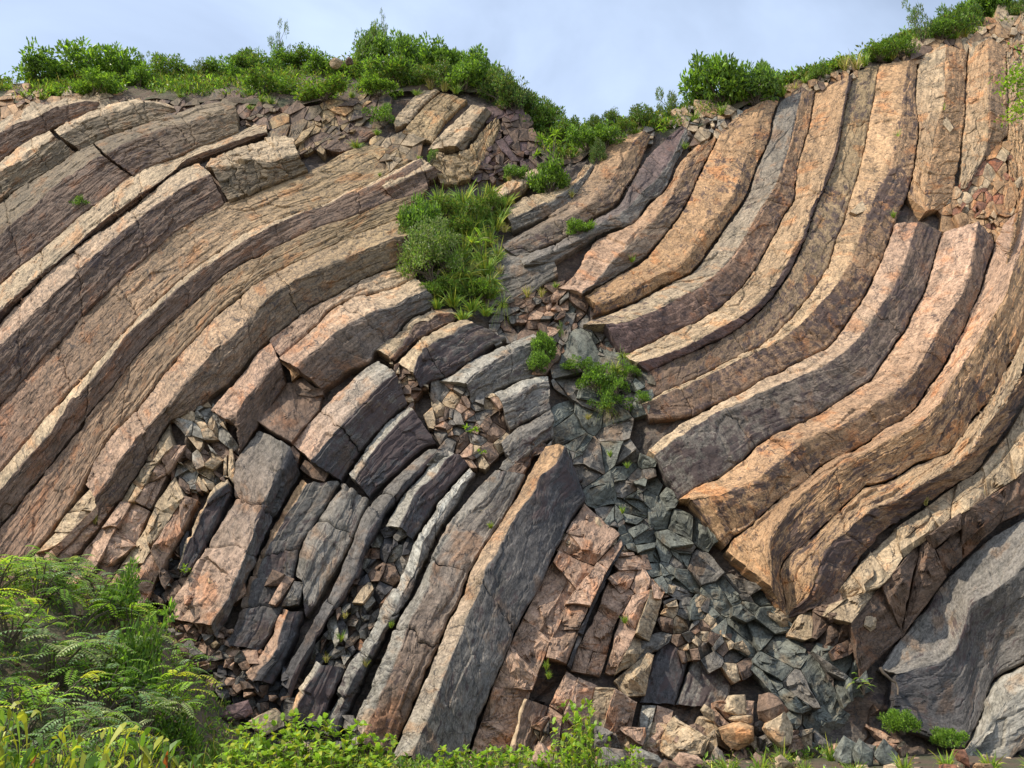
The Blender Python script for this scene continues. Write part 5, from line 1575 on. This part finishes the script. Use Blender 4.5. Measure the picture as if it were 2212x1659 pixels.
for x, Y, w, h in ((600, 9.2, .9, .75), (650, 9.0, .9, .85), (700, 9.2, .9, .9), (750, 9.0, .9, .85), (800, 9.2, .9, .8), (850, 9.0, .8, .7), (690, 8.4, .9, .7), (770, 8.4, .9, .7), (620, 8.2, .8, .55), (840, 8.4, .8, .6)):
    on_ground('herb', x, Y, w, h * 1.15, 'bright broad-leaved herb in the patch before the light-edged columns', 'herbs before the light-edged columns')
for x, Y, w, h in ((1225, 9.4, .8, 1.0), (1250, 9.2, .6, .85), (1205, 9.0, .6, .7)):
    on_ground('herb', x, Y, w, h * 1.15, 'bright broad-leaved herb in the tall clump before the pink blocks', 'tall herb clump before the pink blocks')
for x, Y, w, h in ((1000, 9.0, .8, .62), (1050, 9.0, .8, .66), (1110, 9.0, .8, .66), (1320, 9.2, .6, .62), (960, 9.0, .6, .5), (1160, 9.1, .6, .6)):
    on_ground('herb', x, Y, w, h * 1.15, 'low broad-leaved herb with bright tips under the dark column face', 'low herbs under the dark column face')
for x, Y, w, h in ((1500, 12.5, .8, .5), (1560, 12.8, .8, .55), (1640, 13.0, .7, .45), (1730, 13.0, .8, .5), (1820, 13.0, .8, .5), (1900, 13.2, .8, .5), (1980, 13.2, .9, .5), (2060, 13.0, .9, .45), (2150, 12.6, .9, .5), (2200, 12.4, .9, .55), (1600, 14.6, .8, .6), (1690, 14.8, .7, .6), (1790, 14.6, .7, .5)):
    on_ground('tuft', x, Y, w, h, 'green grass clump among stones at the foot of the dyke', 'grass clumps at the foot of the dyke')
for x, Y, w, h in ((560, 13.0, .7, .6), (590, 12.6, .7, .5), (520, 13.2, .6, .6), (620, 13.2, .6, .5), (540, 12.2, .8, .5), (600, 11.8, .8, .45)):
    on_ground('tuft', x, Y, w, h, 'grass clump beside the fallen stones at the grey column feet', 'grass beside the fallen stones')

# ------------------------------------------------------------------ loose stones at the foot
def boulder(outline, cols, label, name='boulder', cat='boulder', group=None, rough=1.0, st=.05, push=0.0):
    L = P(outline)
    FN[0] += 1
    seed = 9000 + FN[0] * 7
    rg = np.random.default_rng(seed)
    foot = np.array([L[:, 0].mean(), L[:, 1].max()])
    d = rays(np.array(foot[0]), np.array(foot[1]))
    ss = np.linspace(4, 24, 800)
    pt = CAMP + d * ss[:, None]
    hit = np.nonzero(pt[:, 2] < ground_z(pt[:, 0], pt[:, 1]))[0]
    s = ss[hit[0]] if len(hit) else 99.
    w = surf(np.array(foot[0]), np.array(foot[1]), .35)
    s = min(s, float((w - CAMP)[1] / d[1])) - push
    n = len(L)
    q = []
    for k in range(n):
        for t in (0, .33, .66):
            q.append(L[k] * (1 - t) + L[(k + 1) % n] * t + rg.normal(0, .6, 2))
    q = np.array(q)
    cen = q.mean(0)
    cd = CAMP + rays(np.array(cen[0]), np.array(cen[1])) * s
    v = unit(cd - CAMP)
    R3 = np.array([1.0, 0, 0])
    U3 = np.cross(R3, v)
    mpp = s * np.linalg.norm(rays(np.array(cen[0]), np.array(cen[1]))) / FPX
    o2 = (q - cen) * mpp * [1, -1]
    half = .5 * math.sqrt(area(q)) * mpp
    ths = np.linspace(-1, 1, 15)
    rings = []
    for th in ths:
        f = (1 - abs(th) ** 3.0) ** (1 / 2.2)
        f = max(f, .02)
        rings.append(o2[:, :1] * f * R3 + o2[:, 1:] * f * U3 + v * th * half * .9)
    V = np.array(rings).reshape(-1, 3)
    for k in range(9):                          # cleavage planes
        nr = unit(rg.normal(size=3) - v * .6)
        lim = np.max(V @ nr) * rg.uniform(.62, .9)
        ov = np.maximum(V @ nr - lim, 0)
        V = V - ov[:, None] * nr
    f1, _ = facets(V[:, 0] * 5 / max(half, .2) * .5 + seed, V[:, 2] * 5 / max(half, .2) * .5, seed)
    V = V + unit(V) * (f1 * .05 * half * rough)[:, None]
    m = len(q)
    i = np.arange(15 * m).reshape(15, m)
    Fq = np.stack([i[:-1], np.roll(i[:-1], -1, 1), np.roll(i[1:], -1, 1), i[1:]], -1).reshape(-1, 4)
    cc = PAL[cols] * rg.uniform(.9, 1.1)
    c3 = np.tile(cc, (len(V), 1)) * (.75 + .5 * fbm(V * 2.5 + seed, seed, 3))[:, None]
    me = mesh_np(name, V, Fq, dict(col=c3, luv=V + seed, stain=np.full(len(V), st), crack=np.full(len(V), .1)))
    return obj(name, me, ROCK, label=label, cat=cat, group=group, loc=cd)

boulder('f1300,1190 1490,1180 1530,1260 1530,1370 1310,1350', 'pnk', 'flat pink boulder half hidden by the feather-leaved bushes')
boulder('f1820,1260 1890,1150 2110,1090 2110,1200 1880,1290', 'pur', 'smooth purple-brown boulder among grass below the grey columns')
boulder('h80,1270 250,1160 330,1210 340,1310 230,1370 150,1350', 'tan', 'tan split boulder beside the purple-brown one')
boulder('h290,1600 370,1470 450,1430 600,1500 590,1600 320,1655', 'tan', 'large pale angular boulder behind the bright herbs')
boulder('f540,1480 650,1430 700,1480 680,1560 580,1550', 'pnk', 'pink stone among the long-leaved plants')
boulder('p810,1560 850,1490 1070,1520 1110,1600 1080,1655 830,1655', 'gry', 'long grey boulder at the foot of the pink blocks')
boulder('p1130,1640 1160,1530 1200,1510 1350,1560 1430,1655 1130,1655', 'grl', 'wide pale grey boulder at the foot of the pink blocks')
boulder('p1490,1600 1560,1540 1690,1560 1740,1620 1600,1655', 'pnk', 'low pink boulder with a flat bright top')
boulder('p330,1560 380,1460 480,1500 510,1600 480,1655 340,1655', 'pnk', 'pink boulder behind the low herbs')
boulder('p1900,1180 1960,1070 2110,1060 2130,1200 2020,1220', 'tan', 'rounded tan boulder on top of the rubble beside the dyke')
boulder('p1710,1200 1760,1140 1840,1190 1820,1270', 'tan', 'small pointed tan stone beside the grassy ledge')
boulder('p1880,1330 2000,1270 2150,1320 2140,1420 2010,1500 1890,1420', 'ora', 'orange cracked boulder in the rubble beside the dyke')
boulder('p1900,1230 2010,1220 2140,1230 2150,1300 2000,1270', 'tan', 'flat tan stone wedged under the rounded tan boulder')
boulder('p1800,1580 1850,1490 1900,1530 1930,1640 1830,1640', 'grl', 'upright pale stone among grass at the dyke foot')
boulder('n30,1060 150,1040 240,1180 130,1290 0,1250', 'brn', 'brown boulder leaning on the grey dyke')
boulder('n30,1370 100,1250 230,1210 300,1320 250,1440 150,1480', 'tan', 'pale cracked boulder at the foot of the grey dyke')
boulder('n620,1560 740,1420 820,1470 810,1600 680,1640', 'dyk', 'grey-green angular stone below the dyke', group='grey-green stones below the dyke')
boulder('n800,1550 850,1430 960,1520 930,1640 810,1640', 'dyk', 'grey-green angular stone below the dyke', group='grey-green stones below the dyke')
boulder('n980,1550 1070,1440 1160,1540 1120,1640 1000,1640', 'dyk', 'grey-green angular stone below the dyke', group='grey-green stones below the dyke')
boulder('n150,1655 160,1580 200,1560 300,1640', 'tan', 'small pale stone in the grass before the dyke', group='small pale stones before the dyke', push=.6)
boulder('n310,1620 340,1560 375,1600 355,1655', 'tan', 'small pale stone in the grass before the dyke', group='small pale stones before the dyke', push=.6)
boulder('n-40,1600 0,1540 60,1580 80,1640 -20,1655', 'brn', 'brown stone in the grass before the dyke', push=.4)
boulder('n1640,1520 1730,1515 1740,1580 1735,1640 1650,1600', 'red', 'upright orange-red brick fragment in the grass', 'brick_fragment', 'brick', rough=.4, push=.5)
boulder('n1520,1630 1640,1635 1650,1680 1520,1680', 'red', 'flat orange-red brick fragment lying in the grass', 'brick_fragment', 'brick', rough=.4, push=.8)
boulder('n1790,1680 1830,1620 1940,1630 1950,1680', 'ora', 'orange-brown stone lying beside the brick fragments', push=.8)
boulder('b740,520 790,480 850,510 830,560 760,570', 'tan', 'pale rounded stone on the knoll crest among shrubs')
boulder('b860,520 900,478 945,500 940,530 880,545', 'brn', 'dark rounded stone on the knoll crest among shrubs')

pts = P('n1020,825 1045,870 1075,895 1110,930 1150,950 1168,1000 1165,1055')
rt = surf(pts[:, 0], pts[:, 1], .55)
obj('root', tubes([(rt - rt[0], .035, .018)], 'root', 6), BARK, label='bare pale root hanging from the crevice beside the dark boulder', cat='root', loc=rt[0])

def scree():
    rg = np.random.default_rng(17)
    n = 900
    X = np.concatenate([rg.uniform(-3.5, 12, 600), rg.uniform(-9, -2.5, 300)])
    Y = np.concatenate([rg.uniform(8.5, 15.6, 600), rg.uniform(9, 14.5, 300)])
    Z = ground_z(X, Y)
    base = np.array([(-1, -1, -.5), (1, -.8, -.5), (1.1, .9, -.4), (-.8, 1, -.5), (-.7, -.6, .55), (.6, -.7, .4), (.8, .5, .6), (-.5, .7, .35)])
    quads = np.array([(0, 3, 2, 1), (4, 5, 6, 7), (0, 1, 5, 4), (1, 2, 6, 5), (2, 3, 7, 6), (3, 0, 4, 7)])
    V, C = [], []
    for k in range(n):
        sz = .03 + .10 * rg.random() ** 3
        a = rg.uniform(0, 6.28)
        q = (base + rg.normal(0, .22, base.shape)) * sz * [1, rg.uniform(.6, 1.2), rg.uniform(.5, .9)]
        q = np.column_stack([q[:, 0] * cos(a) - q[:, 1] * sin(a), q[:, 0] * sin(a) + q[:, 1] * cos(a), q[:, 2]])
        V.append(q + [X[k], Y[k], Z[k] + sz * .2])
        C.append(np.tile(PAL[['tan', 'pnk', 'brn', 'gry'][rg.integers(4)]] * rg.uniform(.7, 1.1), (8, 1)))
    V = np.vstack(V)
    Fq = (quads[None] + (np.arange(n) * 8)[:, None, None]).reshape(-1, 4)
    obj('gravel', mesh_np('gravel', V, Fq, dict(col=np.vstack(C), luv=V, stain=np.zeros(len(V)), crack=np.zeros(len(V)))), ROCK, kind='stuff')
scree()
